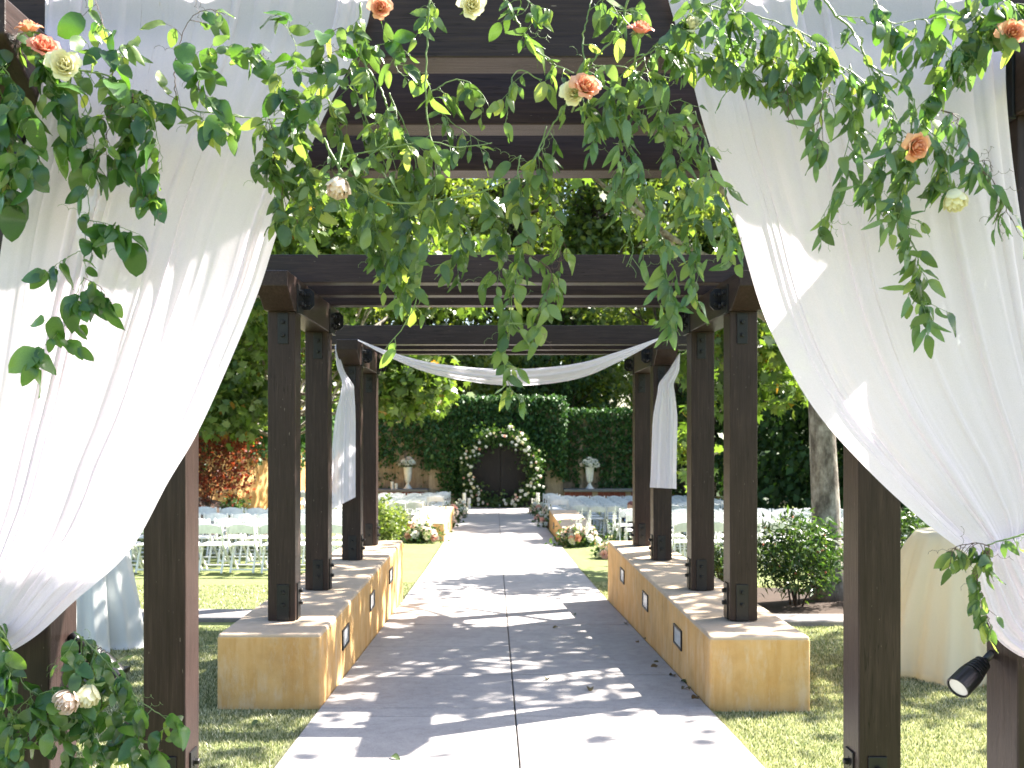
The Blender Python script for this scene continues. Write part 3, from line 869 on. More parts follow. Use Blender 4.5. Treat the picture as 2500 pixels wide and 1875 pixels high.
vine("dense mass of backlit vines hanging below the lowest near beam",
     [([(700, 300), (735, 366), (780, 405), (857, 437), (969, 426), (1067, 400), (1126, 370), (1160, 329), (1182, 269)], Yv, .0042, .09, 10, 3, D),
      ([(780, 400), (800, 450), (820, 510), (850, 570), (865, 600)], Yv + .12, .002, .08, 13, 3.4, D),
      ([(857, 430), (880, 470), (870, 530), (885, 580), (880, 620)], Yv + .06, .002, .08, 13, 3.4, D),
      ([(960, 420), (985, 470), (1000, 510), (975, 560), (970, 575)], Yv + .06, .002, .08, 11, 3, D),
      ([(1040, 405), (1060, 450), (1080, 500), (1075, 560), (1080, 600)], Yv + .03, .002, .08, 12, 3, D),
      ([(930, 200), (980, 170), (1030, 190), (1045, 240)], Yv + .1, .002, .06, 6, 2.4, D),
      ([(920, 210), (960, 250), (1000, 290), (1060, 320)], Yv + .1, .002, .06, 5, 2.4, D)],
     ["oval"], .060, 27)
vine("long bare green vine stem hanging straight down past all near beams",
     [([(928, -20), (921, 112), (921, 232), (940, 374), (917, 523), (900, 620), (880, 680), (825, 750)], Yv - .04, .0028, .05, 12, 2, D)],
     ["oval"], .060, 28)
vine("long vine strand dangling lowest in the middle before the fabric swag",
     [([(1123, 336), (1119, 392), (1138, 467), (1126, 542), (1105, 640), (1100, 720), (1090, 790), (1105, 845), (1130, 865)], Yv - .03, .0020, .045, 26, 2.2, D),
      ([(1126, 545), (1160, 560), (1190, 590), (1180, 640), (1160, 690), (1150, 740)], Yv - .03, .0015, .045, 10, 2, D),
      ([(1170, 330), (1190, 420), (1205, 490), (1210, 560), (1195, 620)], Yv, .0016, .06, 13, 2.6, D)],
     ["oval"], .058, 29)
vine("thick crossing vine stems with sparse leaves over the top beam",
     [([(1081, -15), (1123, 52), (1149, 93), (1190, 123), (1242, 157)], Yv - .02, .0034, .06, 6, 2.4, N0),
      ([(1358, -10), (1345, 40), (1320, 86), (1290, 120), (1276, 138), (1265, 135), (1261, 75), (1280, -10)], Yv - .02, .0036, .05, 5, 2, N0),
      ([(1236, 205), (1200, 260), (1182, 290), (1165, 330), (1126, 372)], Yv - .02, .0030, .05, 4, 2, D),
      ([(1130, -10), (1150, 20), (1160, 60)], Yv, .002, .06, 5, 3, N0),
      ([(1170, 170), (1120, 150), (1100, 200), (1095, 260)], Yv + .03, .002, .06, 5, 2.4, D),
      ([(930, -10), (925, 40)], Yv - .04, .002, .04, 3, 2, N0),
      ([(1310, -10), (1330, 25), (1380, 20)], Yv, .002, .06, 6, 2.6, N0),
      ([(860, 90), (850, 130), (870, 160), (905, 150)], Yv, .0015, .05, 6, 2, N0)],
     ["oval"], .060, 30)
vine("narrow leaved vine cascade hanging beside the right curtain",
     [([(1328, 243), (1350, 306), (1375, 350), (1395, 396), (1420, 480), (1440, 560), (1445, 620), (1450, 690)], Yv, .0024, .085, 24, 4, D),
      ([(1420, 190), (1440, 260), (1470, 330), (1490, 410), (1500, 480), (1500, 560), (1490, 620)], Yv + .04, .0022, .085, 22, 4, D),
      ([(1500, 240), (1525, 320), (1540, 400), (1560, 470), (1570, 540)], Yv - .01, .002, .07, 14, 3.6, D),
      ([(1350, 330), (1330, 400), (1350, 470), (1365, 540), (1350, 580)], Yv + .04, .002, .07, 13, 3.6, D)],
     ["narrow", "narrow", "oval"], .056, 31)
vine("grey green vine crossing from the paired roses to the right curtain top",
     [([(1478, 60), (1430, 95), (1373, 130), (1330, 175), (1290, 215)], Yv - .02, .0028, .09, 13, 4, D),
      ([(1250, 160), (1290, 150), (1340, 150), (1400, 160), (1450, 170)], Yv, .0022, .07, 8, 3, D),
      ([(1300, 220), (1370, 240), (1420, 235), (1470, 220)], Yv + .02, .0022, .08, 9, 3, D),
      ([(1260, 210), (1275, 260), (1290, 300)], Yv, .002, .06, 6, 3, D)],
     ["narrow", "oval"], .060, 32)
vine("thick band of sunlit vines along the top of the right curtain",
     [([(1416, 100), (1470, 52), (1550, 10), (1620, -20)], Yv - .03, .0030, .09, 12, 4, D),
      ([(1500, 10), (1595, 30), (1660, 50), (1715, 67), (1760, 95), (1790, 123)], Yv - .01, .0026, .10, 20, 4.2, D),
      ([(1460, 110), (1530, 120), (1600, 150), (1640, 180)], Yv + .01, .0022, .09, 13, 4, D),
      ([(1540, 60), (1600, 90), (1680, 120), (1740, 150)], Yv, .0022, .09, 13, 4, D),
      ([(1660, 120), (1690, 180), (1692, 220), (1690, 262)], Yv, .0016, .06, 9, 3, D)],
     ["narrow", "oval", "oval"], .060, 33)
vine("heavy vine spray hanging over the right curtain around the peach rose",
     [([(1774, -10), (1800, 30), (1838, 67), (1879, 138), (1931, 175), (1960, 215), (1972, 254)], Yv - .02, .0040, .08, 9, 3, D),
      ([(1700, 70), (1790, 125), (1850, 165), (1880, 187), (1928, 247), (1946, 300), (1950, 380)], Yv - .01, .0026, .09, 18, 3.4, D),
      ([(1972, 254), (1965, 330), (1945, 400), (1950, 440), (1965, 500), (1985, 560), (1992, 620), (2002, 680)], Yv - .03, .0024, .08, 24, 3.6, D),
      ([(1990, 260), (2020, 300), (2040, 350), (2030, 400)], Yv - .02, .002, .08, 10, 3.4, D),
      ([(1935, 300), (1900, 360), (1880, 410), (1900, 470)], Yv - .02, .002, .08, 11, 3.2, D)],
     ["narrow", "oval"], .060, 34)
vine("thin vine strand reaching down right of the cream hanging rose",
     [([(2030, 240), (2062, 261), (2099, 355), (2148, 422), (2174, 480)], Yv - .02, .0016, .06, 15, 2.4, D),
      ([(2099, 355), (2130, 345), (2150, 360)], Yv - .02, .0012, .04, 4, 2, D)],
     ["narrow"], .062, 35)
vine("slender vine strand hanging mid way down the right curtain",
     [([(1834, 140), (1838, 261), (1827, 336), (1815, 403), (1795, 440), (1778, 485)], Yv - .01, .0016, .06, 17, 2.8, D),
      ([(1790, 130), (1780, 200), (1770, 260), (1760, 320)], Yv, .0014, .06, 11, 2.6, D)],
     ["narrow", "oval"], .060, 36)
vine("bright vine bunch in front of the right curtain top beside the corner rose",
     [([(1880, -10), (1900, 30), (1920, 60), (1990, 50), (1985, 100)], Yv - .02, .0022, .08, 11, 3, D),
      ([(2025, -10), (2028, 80), (2028, 180), (2013, 243)], Yv - .01, .0022, .07, 12, 3, D),
      ([(2090, -10), (2110, 50), (2070, 110), (2060, 160)], Yv - .02, .0022, .08, 13, 3.6, D),
      ([(2212, 20), (2150, 30), (2100, 60), (2050, 130)], Yv - .02, .0022, .08, 13, 3.6, D),
      ([(2120, -20), (2170, 0), (2215, 20)], Yv - .03, .0022, .06, 7, 3, N0)],
     ["oval", "narrow", "heart"], .062, 37)
vine("low vine spray on the left post with sunlit leaves around pale roses",
     [([(162, 1364), (216, 1408), (270, 1465), (313, 1512), (360, 1548), (384, 1572)], 2.80, .0024, .06, 13, 2.6, D),
      ([(170, 1370), (175, 1430), (180, 1480), (190, 1540), (200, 1600), (210, 1660)], 2.78, .0024, .08, 17, 3.4, D),
      ([(220, 1420), (250, 1480), (270, 1540), (280, 1600), (300, 1660)], 2.80, .002, .08, 17, 3.6, D),
      ([(180, 1500), (140, 1560), (150, 1620), (160, 1680)], 2.76, .002, .08, 12, 3.2, D),
      ([(270, 1560), (310, 1600), (340, 1640), (350, 1680)], 2.80, .0018, .06, 9, 3, D)],
     ["oval", "heart"], .056, 38)
vine("dark green vine bunch low on the left post below the curtain",
     [([(-30, 1340), (0, 1362), (36, 1454), (68, 1502), (101, 1494), (130, 1490)], 2.74, .0026, .07, 11, 2.8, D),
      ([(-30, 1580), (30, 1540), (68, 1502)], 2.74, .0024, .07, 9, 3, D),
      ([(-20, 1600), (40, 1600), (90, 1570), (110, 1540), (120, 1480)], 2.75, .0024, .07, 11, 3, D),
      ([(-30, 1400), (20, 1440), (10, 1500), (30, 1560)], 2.72, .002, .07, 12, 3, D)],
     ["heart", "oval"], .060, 39)
vine("short vine tied round the right curtain as a tieback",
     [([(2230, 1148), (2185, 1164), (2140, 1180)], 2.70, .0036, .03, 2, 2, N0),
      ([(2140, 1180), (2105, 1172), (2080, 1178), (2045, 1190)], 2.70, .0018, .05, 10, 2.6, D),
      ([(2140, 1182), (2118, 1220), (2112, 1250), (2120, 1290), (2145, 1345)], 2.69, .0018, .045, 13, 2.2, D)],
     ["oval"], .056, 40)

# ------------------------------------------------------------------ roses
def rose_petals(mat, opened, tall=1.0):
    out = []
    K = 20
    for k in range(K):
        t = k / (K - 1); ang = k * 2.4 + R.uniform(-.2, .2)
        Rr = .0035 + .0195 * t ** .85; H = tall * (.026 + .002 * math.sin(t * 3) - .005 * t); op = opened * t * t
        A = 1.05 - .3 * t
        v = []; f = []; ns, na = 7, 6
        wv = R.uniform(0, 6)
        for i in range(ns):
            s = i / (ns - 1)
            for j in range(na):
                a_ = -1 + 2 * j / (na - 1)
                th = ang + a_ * A * (1 - .45 * s ** 4)
                rho = Rr * (.30 + .70 * math.sin(min(1, s * 1.15) * PI / 2)) + op * .030 * max(0, s - .5) ** 1.6 + .0012 * math.sin(a_ * 5 + wv) * s - (1 - op) * .004 * max(0, s - .7) * 2
                z = H * s - op * .020 * max(0, s - .72) * 1.8 - .004 * a_ * a_ * s - t * .003
                v.append((rho * math.cos(th), rho * math.sin(th), z))
        for i in range(ns - 1):
            for j in range(na - 1): f.append((i * na + j, i * na + j + 1, (i + 1) * na + j + 1, (i + 1) * na + j))
        m = MB(); m.add(v, f); out.append(m.mesh("petal", mat, True))
    return out
ROSE = {k: rose_petals(PET[k], o) for k, o in (("peach", 1.1), ("coral", .9), ("cream", .9), ("blush", .3))}
ROSE["blush2"] = rose_petals(PET["cream"], .22, 1.55); ROSE["blush"] = rose_petals(PET["blush"], .25, 1.45)
def rose_calyx():
    m = MB()
    m.lathe([(.003, -.012), (.007, -.008), (.010, -.002), (.009, .002)], 10)
    for k in range(5):
        t = 2 * PI * k / 5
        c, s_ = math.cos(t), math.sin(t)
        m.add([(c * .008 - s_ * .004, s_ * .008 + c * .004, -.002), (c * .008 + s_ * .004, s_ * .008 - c * .004, -.002), (c * .021 + s_ * .002, s_ * .021 - c * .002, -.001), (c * .028, s_ * .028, -.009)], [(0, 1, 2, 3)])
    m.tube([(0, 0, -.01), (.002, .003, -.04), (.006, 0, -.075)], .0022, 5)
    return m.mesh("calyx", STEM, True)
CALYX = rose_calyx()
def rose(px, py, Y, kind, face, label, sc=1.25):
    sc = sc * 1.14
    p = W(px, py, Y)
    root = thing("rose", label, "rose", p, "roses on the near pergola")
    f = Vector(face).normalized(); rot = frame(f.cross(Vector((.3, .1, 1))), f)
    c = p - f * .016 * sc
    for me in ROSE[kind]: place("petal", me, root, c, rot, sc)
    place("calyx", CALYX, root, c, rot, sc)
YR = 2.63
rose(95, 92, YR, "coral", (.35, -.75, .45), "coral pink rose above the cream rose on the left post", 1.25)
rose(60, 52, YR + .03, "peach", (-.1, -.3, .9), "peach rose half buried in leaves above the coral rose", 1.1)
rose(138, 137, YR, "cream", (.35, -.9, .0), "full cream rose on the left post below the coral rose", 1.45)
rose(822, 14, YR, "peach", (.1, -.9, -.1), "peach rose at the inner top corner of the left curtain", 1.0)
rose(1022, 8, YR, "cream", (.2, -.95, -.15), "cream rose alone on the face of the top beam", 1.25)
rose(1386, 54, YR, "coral", (.1, -.45, .75), "side on coral rose above the paired roses on the right half of the beam", 1.1)
rose(1492, 48, YR + .02, "cream", (-.2, -.6, .4), "cream rose half hidden at the inner top corner of the right curtain", 1.1)
rose(1238, 198, YR + .01, "cream", (-.25, -.9, -.1), "cream rose pressed against a peach rose before the second beam", 1.2)
rose(1270, 180, YR - .03, "peach", (.25, -.85, .3), "open peach rose pressed against a cream rose before the second beam", 1.3)
rose(731, 404, YR + .04, "blush", (0, -.35, -.9), "blush white rose hanging face down from the vine stem", 1.4)
rose(2190, 68, YR, "peach", (-.2, -.95, -.1), "apricot rose beside the black bolts of the right post", 1.2)
rose(1986, 318, YR - .01, "peach", (.25, -.8, -.35), "peach rose in the heavy vine spray over the right curtain", 1.25)
rose(2062, 430, YR, "blush2", (.05, -.35, -.95), "cream rose hanging face down over the right curtain", 1.35)
rose(148, 1514, 2.70, "blush", (-.05, -.85, -.35), "blush pink rose bud low on the left post", 1.55)
rose(190, 1500, 2.72, "blush2", (.1, -.55, -.7), "pale cream rose low on the left post beside the blush bud", 1.4)

# ------------------------------------------------------------------ leaf clouds for trees and shrubs
KITE = np.array([(0, 0, 0), (.34, .45, .10), (0, 1, -.06), (-.34, .45, .10)])
NARROW = np.array([(0, 0, 0), (.13, .45, .05), (0, 1, -.1), (-.13, .45, .05)])
LOBED = np.array([(0, 0, 0), (.22, .12, .03), (.55, .22, -.02), (.34, .42, .05), (.46, .78, -.04), (.16, .62, .05), (0, 1.05, -.08), (-.16, .62, .05), (-.46, .78, -.04), (-.34, .42, .05), (-.55, .22, -.02), (-.22, .12, .03)])
def cloud(P, size, rng, shape, droop=.5, upn=.6, out=None):
    n = len(P)
    d = rng.normal(0, 1, (n, 3)); d[:, 2] -= droop * 1.6
    if out is not None: d += out
    d /= np.linalg.norm(d, axis=1)[:, None]
    nn = rng.normal(0, 1, (n, 3)); nn[:, 2] += upn * 1.6
    nn -= d * (nn * d).sum(1)[:, None]; nn /= np.linalg.norm(nn, axis=1)[:, None] + 1e-9
    x = np.cross(d, nn)
    s = size * rng.uniform(.65, 1.3, n)
    k = len(shape)
    V = (P[:, None] + s[:, None, None] * (shape[None, :, 0:1] * x[:, None] + shape[None, :, 1:2] * d[:, None] + shape[None, :, 2:3] * nn[:, None])).reshape(-1, 3)
    return V, np.arange(n * k).reshape(n, k)

def blob_points(rng, c, r, ncl, per, sig, shell=.55):
    """clusters of leaves spread through an ellipsoid, thicker toward its outside"""
    q = rng.normal(0, 1, (ncl, 3)); q /= np.linalg.norm(q, axis=1)[:, None]
    q *= (shell + (1 - shell) * rng.uniform(0, 1, (ncl, 1)) ** .6) * rng.uniform(.85, 1.08, (ncl, 1))
    C = np.array(c) + q * np.array(r)
    P = np.repeat(C, per, 0) + rng.normal(0, 1, (ncl * per, 3)) * np.array([sig, sig, sig * .7])
    return C, P

def tree(name, label, base, trunk, limbs_to, P, size, mat, shape, rng, group=None, bark=BARKD, cat="tree", droop=.5, upn=.6, trunk_r=.2, limb_r=.05):
    root = thing(name, label, cat, base, group)
    m = MB()
    T = spline([Vector(p) for p in trunk], 14)
    m.tube(T, [trunk_r * (1.25 if i == 0 else 1) * (1 - .6 * i / 13) for i in range(14)], 12)
    for c in limbs_to:
        i = min(13, 5 + int(rng.integers(0, 9))); a = Vector(T[i]); b = Vector(c)
        mid = (a + b) / 2 + Vector((rng.normal(0, .15), rng.normal(0, .15), -.08 * (b - a).length + rng.normal(0, .1)))
        m.tube(spline([a, mid, b], 7), [limb_r * (1 - .8 * k / 6) for k in range(7)], 5)
    m.build("trunk", bark, root, smooth=True)
    V, F = cloud(P, size, rng, shape, droop, upn)
    np_obj("crown", V, F, mat, root)
    return root

# mottled plane tree on the right: its crown shades the near path
rg = np.random.default_rng(5)
tb = np.array([4.09, 11.6]); tz = float(gz(*tb))
cl = []
while len(cl) < 385:
    sx, sy = (rg.uniform(-4.9, 4.6), rg.uniform(6.0, 9.35)) if rg.random() < .84 else (rg.uniform(-5.0, -1.5), rg.uniform(5.0, 6.3))
    if sx > 1.2 and sy > 8.8 and rg.random() < .3: continue
    if len(cl) > 366: sx, sy = rg.uniform(-1.9, -1.0), rg.uniform(9.2, 11.9)
    h = rg.uniform(4.9, 7.4)
    cl.append((sx + .85 * h, sy + .46 * h, h - .38))
C = np.array(cl)
P = np.repeat(C, 13, 0) + rg.normal(0, 1, (len(C) * 13, 3)) * np.array([.30, .30, .22])
tree("plane_tree", "tall plane tree with mottled grey trunk standing in the bed behind the bush", (tb[0], tb[1], tz),
     [(4.09, 11.6, tz - .1), (4.07, 11.6, .6), (4.02, 11.62, 2.0), (4.1, 11.6, 3.2), (4.3, 11.5, 4.6), (4.7, 11.4, 6.0), (5.2, 11.3, 7.2)],
     C[::5], P, .19, MAPLE, LOBED, rg, bark=BARK, trunk_r=.185, limb_r=.05)

# maple-like plane tree left, branches reaching over the aisle
rg = np.random.default_rng(6)
parts = []; lim = []
for c, r, n in (((-6.2, 20, 3.4), (2.6, 2.4, 1.9), 150), ((-4.2, 18.5, 4.6), (1.9, 2.0, 1.6), 90), ((-3.1, 17.5, 5.2), (1.8, 1.8, 1.2), 70), ((-1.9, 19.6, 2.5), (.95, .9, .62), 75), ((-2.6, 20.2, 2.9), (.9, .9, .6), 45), ((-2.2, 19.5, 4.6), (2.2, 2.0, .8), 70), ((-8.5, 19, 4.0), (2.0, 2.0, 1.8), 60), ((-3.7, 18.2, 5.8), (1.9, 1.8, 1.2), 80), ((-3.2, 27.5, 6.6), (2.6, 2.6, 1.5), 110), ((-1.8, 31, 7.2), (2.2, 2.4, 1.4), 80), ((-4.6, 24.5, 5.6), (1.6, 2.0, 1.2), 50), ((-5.6, 19, 2.2), (1.0, 1.4, 1.0), 60)):
    C, P = blob_points(rg, c, r, n, 26, .20, .3); parts.append(P); lim += list(C[::14])
tree("plane_tree", "broad leafed tree with sunlit branches reaching over the aisle beside the red shrub", (-5.0, 22, float(gz(-5, 22))),
     [(-5.0, 22, -1.4), (-5.0, 22, 0), (-4.9, 21.7, 2), (-4.6, 21, 4), (-4.4, 20.4, 5.5)], lim, np.vstack(parts), .19, MAPLE, LOBED, rg, bark=BARK, trunk_r=.17, limb_r=.045)
# small plane tree right, between the posts
rg = np.random.default_rng(61)
parts = []; lim = []
for c, r, n in (((3.6, 15.2, 3.0), (.9, .9, 1.0), 42), ((4.3, 15.0, 2.6), (.8, .8, .9), 36), ((3.1, 15.6, 1.4), (.5, .6, .5), 12), ((4.6, 15.2, 4.2), (1.6, 1.4, .8), 40)):
    C, P = blob_points(rg, c, r, n, 18, .18, .3); parts.append(P); lim += list(C[::8])
tree("young_tree", "young broad leafed tree with bright leaves between the right posts", (4.12, 15.6, float(gz(4.12, 15.6))),
     [(4.12, 15.6, -.85), (4.12, 15.6, .5), (4.12, 15.5, 2.0), (4.2, 15.3, 3.4)], lim, np.vstack(parts), .18, MAPLE, LOBED, rg, bark=BARK, trunk_r=.06, limb_r=.02)

# far trees behind the wall
rg = np.random.default_rng(9)
far = [(-24, 46, 16, 0), (-17, 50, 17, 1), (-12, 44, 14, 0), (-7.5, 48, 16, 1), (-3.5, 45, 14.5, 0), (1.5, 50, 16, 2), (5.0, 45, 14.0, 0), (9.5, 49, 16, 2), (14, 44, 15, 0), (20, 47, 16, 0), (27, 46, 15, 1), (-1.0, 56, 17.5, 2), (6.5, 58, 18, 0), (-10, 58, 18, 2), (-30, 52, 16, 0), (34, 50, 16, 0), (14.5, 58, 18, 1)]
for k, (x, y, h, kind) in enumerate(far):
    zb = -1.32; h = h * 1.16 + 1.0
    parts = []; lim = []
    for q in range(9):
        c = (x + rg.normal(0, 1.9), y + rg.normal(0, 1.5), zb + h * (.26 + .68 * q / 8)); r = (rg.uniform(2.0, 3.2), rg.uniform(1.8, 2.6), rg.uniform(1.2, 2.1))
        C, P = blob_points(rg, c, r, 60, 26, .34, .4); parts.append(P); lim += list(C[::9])
    tree("tall_tree", ("tall dark leafy tree rising behind the ivy wall" if kind == 0 else "tall yellow green leafy tree rising behind the ivy wall" if kind == 1 else "tall airy mid green tree rising behind the ivy wall"),
         (x, y, zb), [(x, y, zb), (x + rg.normal(0, .3), y, zb + h * .3), (x + rg.normal(0, .6), y, zb + h * .6), (x + rg.normal(0, .8), y, zb + h * .85)],
         lim, np.vstack(parts), .34, [OAK, YELG, OAK][kind], KITE, rg, "trees behind the ivy wall", trunk_r=.28, limb_r=.09, droop=.2)
# low green backdrop trees just behind the wall
for k, x in enumerate((-11, -6.5, -2, 2.5, 7, 11.5)):
    C, P = blob_points(rg, (x, 41.5, 2.6), (2.6, 1.4, 2.6), 95, 26, .3, .45)
    tree("tall_tree", ("bushy green tree showing just above the ivy wall", "bushy blackish evergreen showing just above the ivy wall")[k % 2], (x, 41.5, -1.32), [(x, 41.5, -1.4), (x, 41.5, 1), (x + .1, 41.5, 3.5)], C[::9], P, .26, [OAK, CONIF][k % 2], KITE, rg, "bushy trees just behind the ivy wall", trunk_r=.2, limb_r=.06)
# dark evergreens on the right
for k, (x, y, h, r) in enumerate(((8.4, 24.5, 8.5, 1.9), (10.4, 22.0, 9.0, 2.2), (9.3, 28.5, 9.5, 2.2), (12.5, 26, 11, 2.6), (7.6, 33, 9.5, 2.1), (11.5, 32, 11, 2.5), (13.5, 20.5, 9, 2.4), (16.5, 23, 10, 2.8))):
    parts = []
    for q in range(7):
        t = q / 6
        C, P = blob_points(rg, (x, y, -.9 + .5 + t * (h - 1)), (r * (1.05 - .75 * t), r * (1.05 - .75 * t), h * .10), 42, 24, .22, .6); parts.append(P)
    zb = float(gz(x, y))
    tree("evergreen_tree", "dark dense evergreen tree beside the right seating", (x, y, zb), [(x, y, zb - .1), (x, y, 2), (x, y, h * .8)], [], np.vstack(parts), .24, CONIF, KITE, rg, "dark evergreens right of the seating", trunk_r=.16, droop=.7)
# trees far left behind the curved wall
for k, (x, y, h) in enumerate(((-12.5, 29, 8), (-9.5, 33, 9), (-15.5, 24.5, 9), (-7.2, 39.5, 9), )):
    parts = []; lim = []
    for q in range(4):
        C, P = blob_points(rg, (x + rg.normal(0, .8), y + rg.normal(0, .8), -.5 + h * rg.uniform(.3, .85)), (2.2, 2.0, 1.7), 55, 24, .26, .4); parts.append(P); lim += list(C[::12])
    zb = float(gz(x, y))
    tree("leafy_tree", "mid green leafy tree behind the curved orange wall", (x, y, zb), [(x, y, zb - .1), (x, y, 2), (x + .2, y, h * .7)], lim, np.vstack(parts), .24, [OAK, MAPLE][k % 2], KITE, rg, "trees behind the curved wall", trunk_r=.18, limb_r=.06)

for (x, y, h, lab) in ((6.6, 33.5, 11, "leafy tree shading the far chairs beside the ivy wall"), (10.8, 30.5, 12.5, "taller leafy tree among the dark evergreens right of the seating")):
    parts = []; lim = []
    for q in range(7):
        C, P = blob_points(rg, (x + rg.normal(0, 1.0), y + rg.normal(0, .9), -1 + h * (.42 + .5 * q / 6)), (2.1, 1.9, 1.3), 55, 24, .26, .4); parts.append(P); lim += list(C[::12])
    zb = float(gz(x, y))
    tree("leafy_tree", lab, (x, y, zb), [(x, y, zb - .1), (x, y, 2), (x + .2, y, h * .7)], lim, np.vstack(parts), .24, OAK, KITE, rg, trunk_r=.18, limb_r=.06)

# shrubs
def shrub(name, label, x, y, r, zc, ncl, per, sig, size, mat, shape, seed, dots=None, stems=7, cat="shrub", droop=.1, upn=.5):
    rg = np.random.default_rng(seed); zb = float(gz(x, y))
    root = thing(name, label, cat, (x, y, zb))
    C, P = blob_points(rg, (x, y, zb + zc), r, ncl, per, sig, .35)
    P = P[P[:, 2] > zb + .03]
    m = MB()
    for k in range(stems):
        c = C[int(rg.integers(0, len(C)))]
        m.tube(spline([(x + rg.normal(0, .06), y + rg.normal(0, .06), zb - .02), ((x * .6 + c[0] * .4), (y * .6 + c[1] * .4), zb + (c[2] - zb) * .5), tuple(c)], 6), [.014, .012, .010, .008, .006, .003], 5)
    m.build("stems", BARKD, root, smooth=True)
    V, F = cloud(P, size, rg, shape, droop, upn); np_obj("foliage", V, F, mat, root)["kind"] = "stuff"
    if dots:
        m = MB()
        for k in range(dots[1]):
            c = P[int(rg.integers(0, len(P)))]; s = dots[2]
            m.lathe([(.002, -s), (s * .8, -s * .4), (s, 0), (s * .6, s * .7), (.002, s)], 6, tuple(c))
        o = m.build("blossom", PET[dots[0]], root, smooth=True); o["kind"] = "stuff"
shrub("bush", "dark green narrow leaved bush with red specks in front of the plane tree", 3.55, 11.05, (.54, .45, .46), .58, 95, 30, .10, .10, SHRUB, NARROW, 3, ("coral", 30, .012))
shrub("bush", "narrow leaved bush standing behind the ivory cloth table", 4.95, 11.4, (.5, .4, .5), .62, 90, 24, .08, .095, SHRUB, NARROW, 4)
shrub("bush", "small dark leafy bush tucked behind the right long bench", 2.62, 10.9, (.22, .3, .34), .42, 42, 24, .06, .085, SHRUB, NARROW, 14)
shrub("bush", "pale sunlit leafy bush beside the short far bench", -2.28, 18.6, (.36, .36, .46), .52, 90, 24, .09, .085, SHRUBL, KITE, 5)
shrub("bush", "pale small bush behind the white flowers near the left aisle", -2.2, 20.6, (.2, .3, .32), .5, 36, 20, .08, .08, SHRUBL, KITE, 15)
shrub("red_leaf_shrub", "red and bronze leaved shrub in front of the curved orange wall", -6.35, 20.6, (1.25, .9, 1.05), 1.55, 190, 24, .14, .085, REDL, KITE, 6, stems=12)
shrub("bush", "little green shrub at the foot of the curved orange wall", -6.1, 22.2, (.3, .3, .32), .42, 40, 22, .07, .07, SHRUB, KITE, 7)
shrub("bush", "low yellow green plant among the boulders", -7.0, 19.9, (.45, .4, .22), .22, 50, 22, .08, .09, SHRUBL, KITE, 8)
shrub("bush", "low green ground shrub at the base of the plane tree", 4.42, 10.75, (.16, .14, .10), .12, 18, 16, .04, .08, SHRUBL, NARROW, 18)

# boulders
def boulder(x, y, r, label, seed):
    rg = random.Random(seed); bm = bmesh.new(); bmesh.ops.create_icosphere(bm, subdivisions=3, radius=1)
    ph = [rg.uniform(0, 6) for _ in range(6)]
    for v in bm.verts:
        c = v.co; k = 1 + .14 * math.sin(2.3 * c.x + ph[0]) + .12 * math.sin(3.1 * c.y + ph[1]) + .1 * math.sin(4 * c.z + ph[2]) + .05 * math.sin(9 * c.x + 7 * c.y + ph[3])
        v.co = Vector((c.x * r[0], c.y * r[1], c.z * r[2])) * k
    me = bpy.data.meshes.new("boulder"); bm.to_mesh(me); bm.free(); me.materials.append(ROCK)
    me.polygons.foreach_set("use_smooth", [True] * len(me.polygons))
    o = link(bpy.data.objects.new("boulder", me)); o.location = (x, y, float(gz(x, y)) + r[2] * .35)
    props(o, label, "boulder")
boulder(-6.05, 20.2, (.32, .26, .22), "rounded tan boulder left of the upright tan boulder", 1)
boulder(-5.45, 20.4, (.24, .24, .24), "upright tan boulder nearest the little green shrub", 2)
boulder(-6.9, 20.6, (.34, .3, .24), "tan boulder behind the low yellow green plant", 3)
boulder(6.9, 23.6, (.36, .34, .42), "grey boulder in the shade behind the right chairs", 4)

# ------------------------------------------------------------------ back wall, door, ledge, ivy
YW = 37.5
root = thing("garden_wall", "tall tan stucco wall overgrown with dark ivy behind the arch", "wall", (.2, YW, -1.35))
m = MB(); m.box(-9, 12, YW, YW + .4, -1.5, 2.35); m.build("wall_body", WALLTAN, root)
m = MB(); m.box(-2.6, 2.66, YW - .5, YW + .3, 2.3, 2.86); m.box(-2.6, -1.6, YW - .5, YW, -1.4, 2.3); m.box(1.95, 2.66, YW - .5, YW, -1.4, 2.3); m.build("gate_bay", WALLTAN, root)
for x0, x1 in ((-3.95, -3.6), (-2.85, -2.62), (2.67, 2.9), (3.3, 3.5), (4.6, 4.8)):
    m = MB(); m.box(x0, x1, YW - .12, YW, -1.4, 1.4); m.build("pilaster", WALLTAN, root, bevel=.02)
for sx0, sx1 in ((-7.5, -2.61), (2.67, 9.5)):
    m = MB(); m.box(sx0, sx1, YW - 1.1, YW - .001, -.72, -.63); m.build("ledge", SLATE, root, bevel=.01)
    n = int((sx1 - sx0) / .215)
    m = MB(); m.box(sx0, sx1, YW - 1.0, YW - .002, -1.5, -.721); m.build("ledge_base", WALLTAN, root)
    for k in range(n):
        if k % 6 == 5: continue
        x = sx0 + .02 + k * .215
        m = MB(); m.box(x, x + .205, YW - 1.03, YW - 1.0, -.93, -.725); m.build("brick", BRICK, root)
droot = thing("wooden_door", "dark brown double door in the ivy wall behind the floral arch", "door", (.2, YW, -1.35))
for x0, x1 in ((-1.55, .196), (.204, 1.93)):
    m = MB(); m.box(x0, x1, YW - .46, YW - .38, -1.34, 2.2); lf = m.build("door_leaf", DOORM, droot)
    for k in range(8):
        a = x0 + (x1 - x0) * k / 8
        m = MB(); m.box(a + .006, a + (x1 - x0) / 8 - .006, YW - .482, YW - .461, -1.32, 2.19); m.build("plank", DOORM, lf)

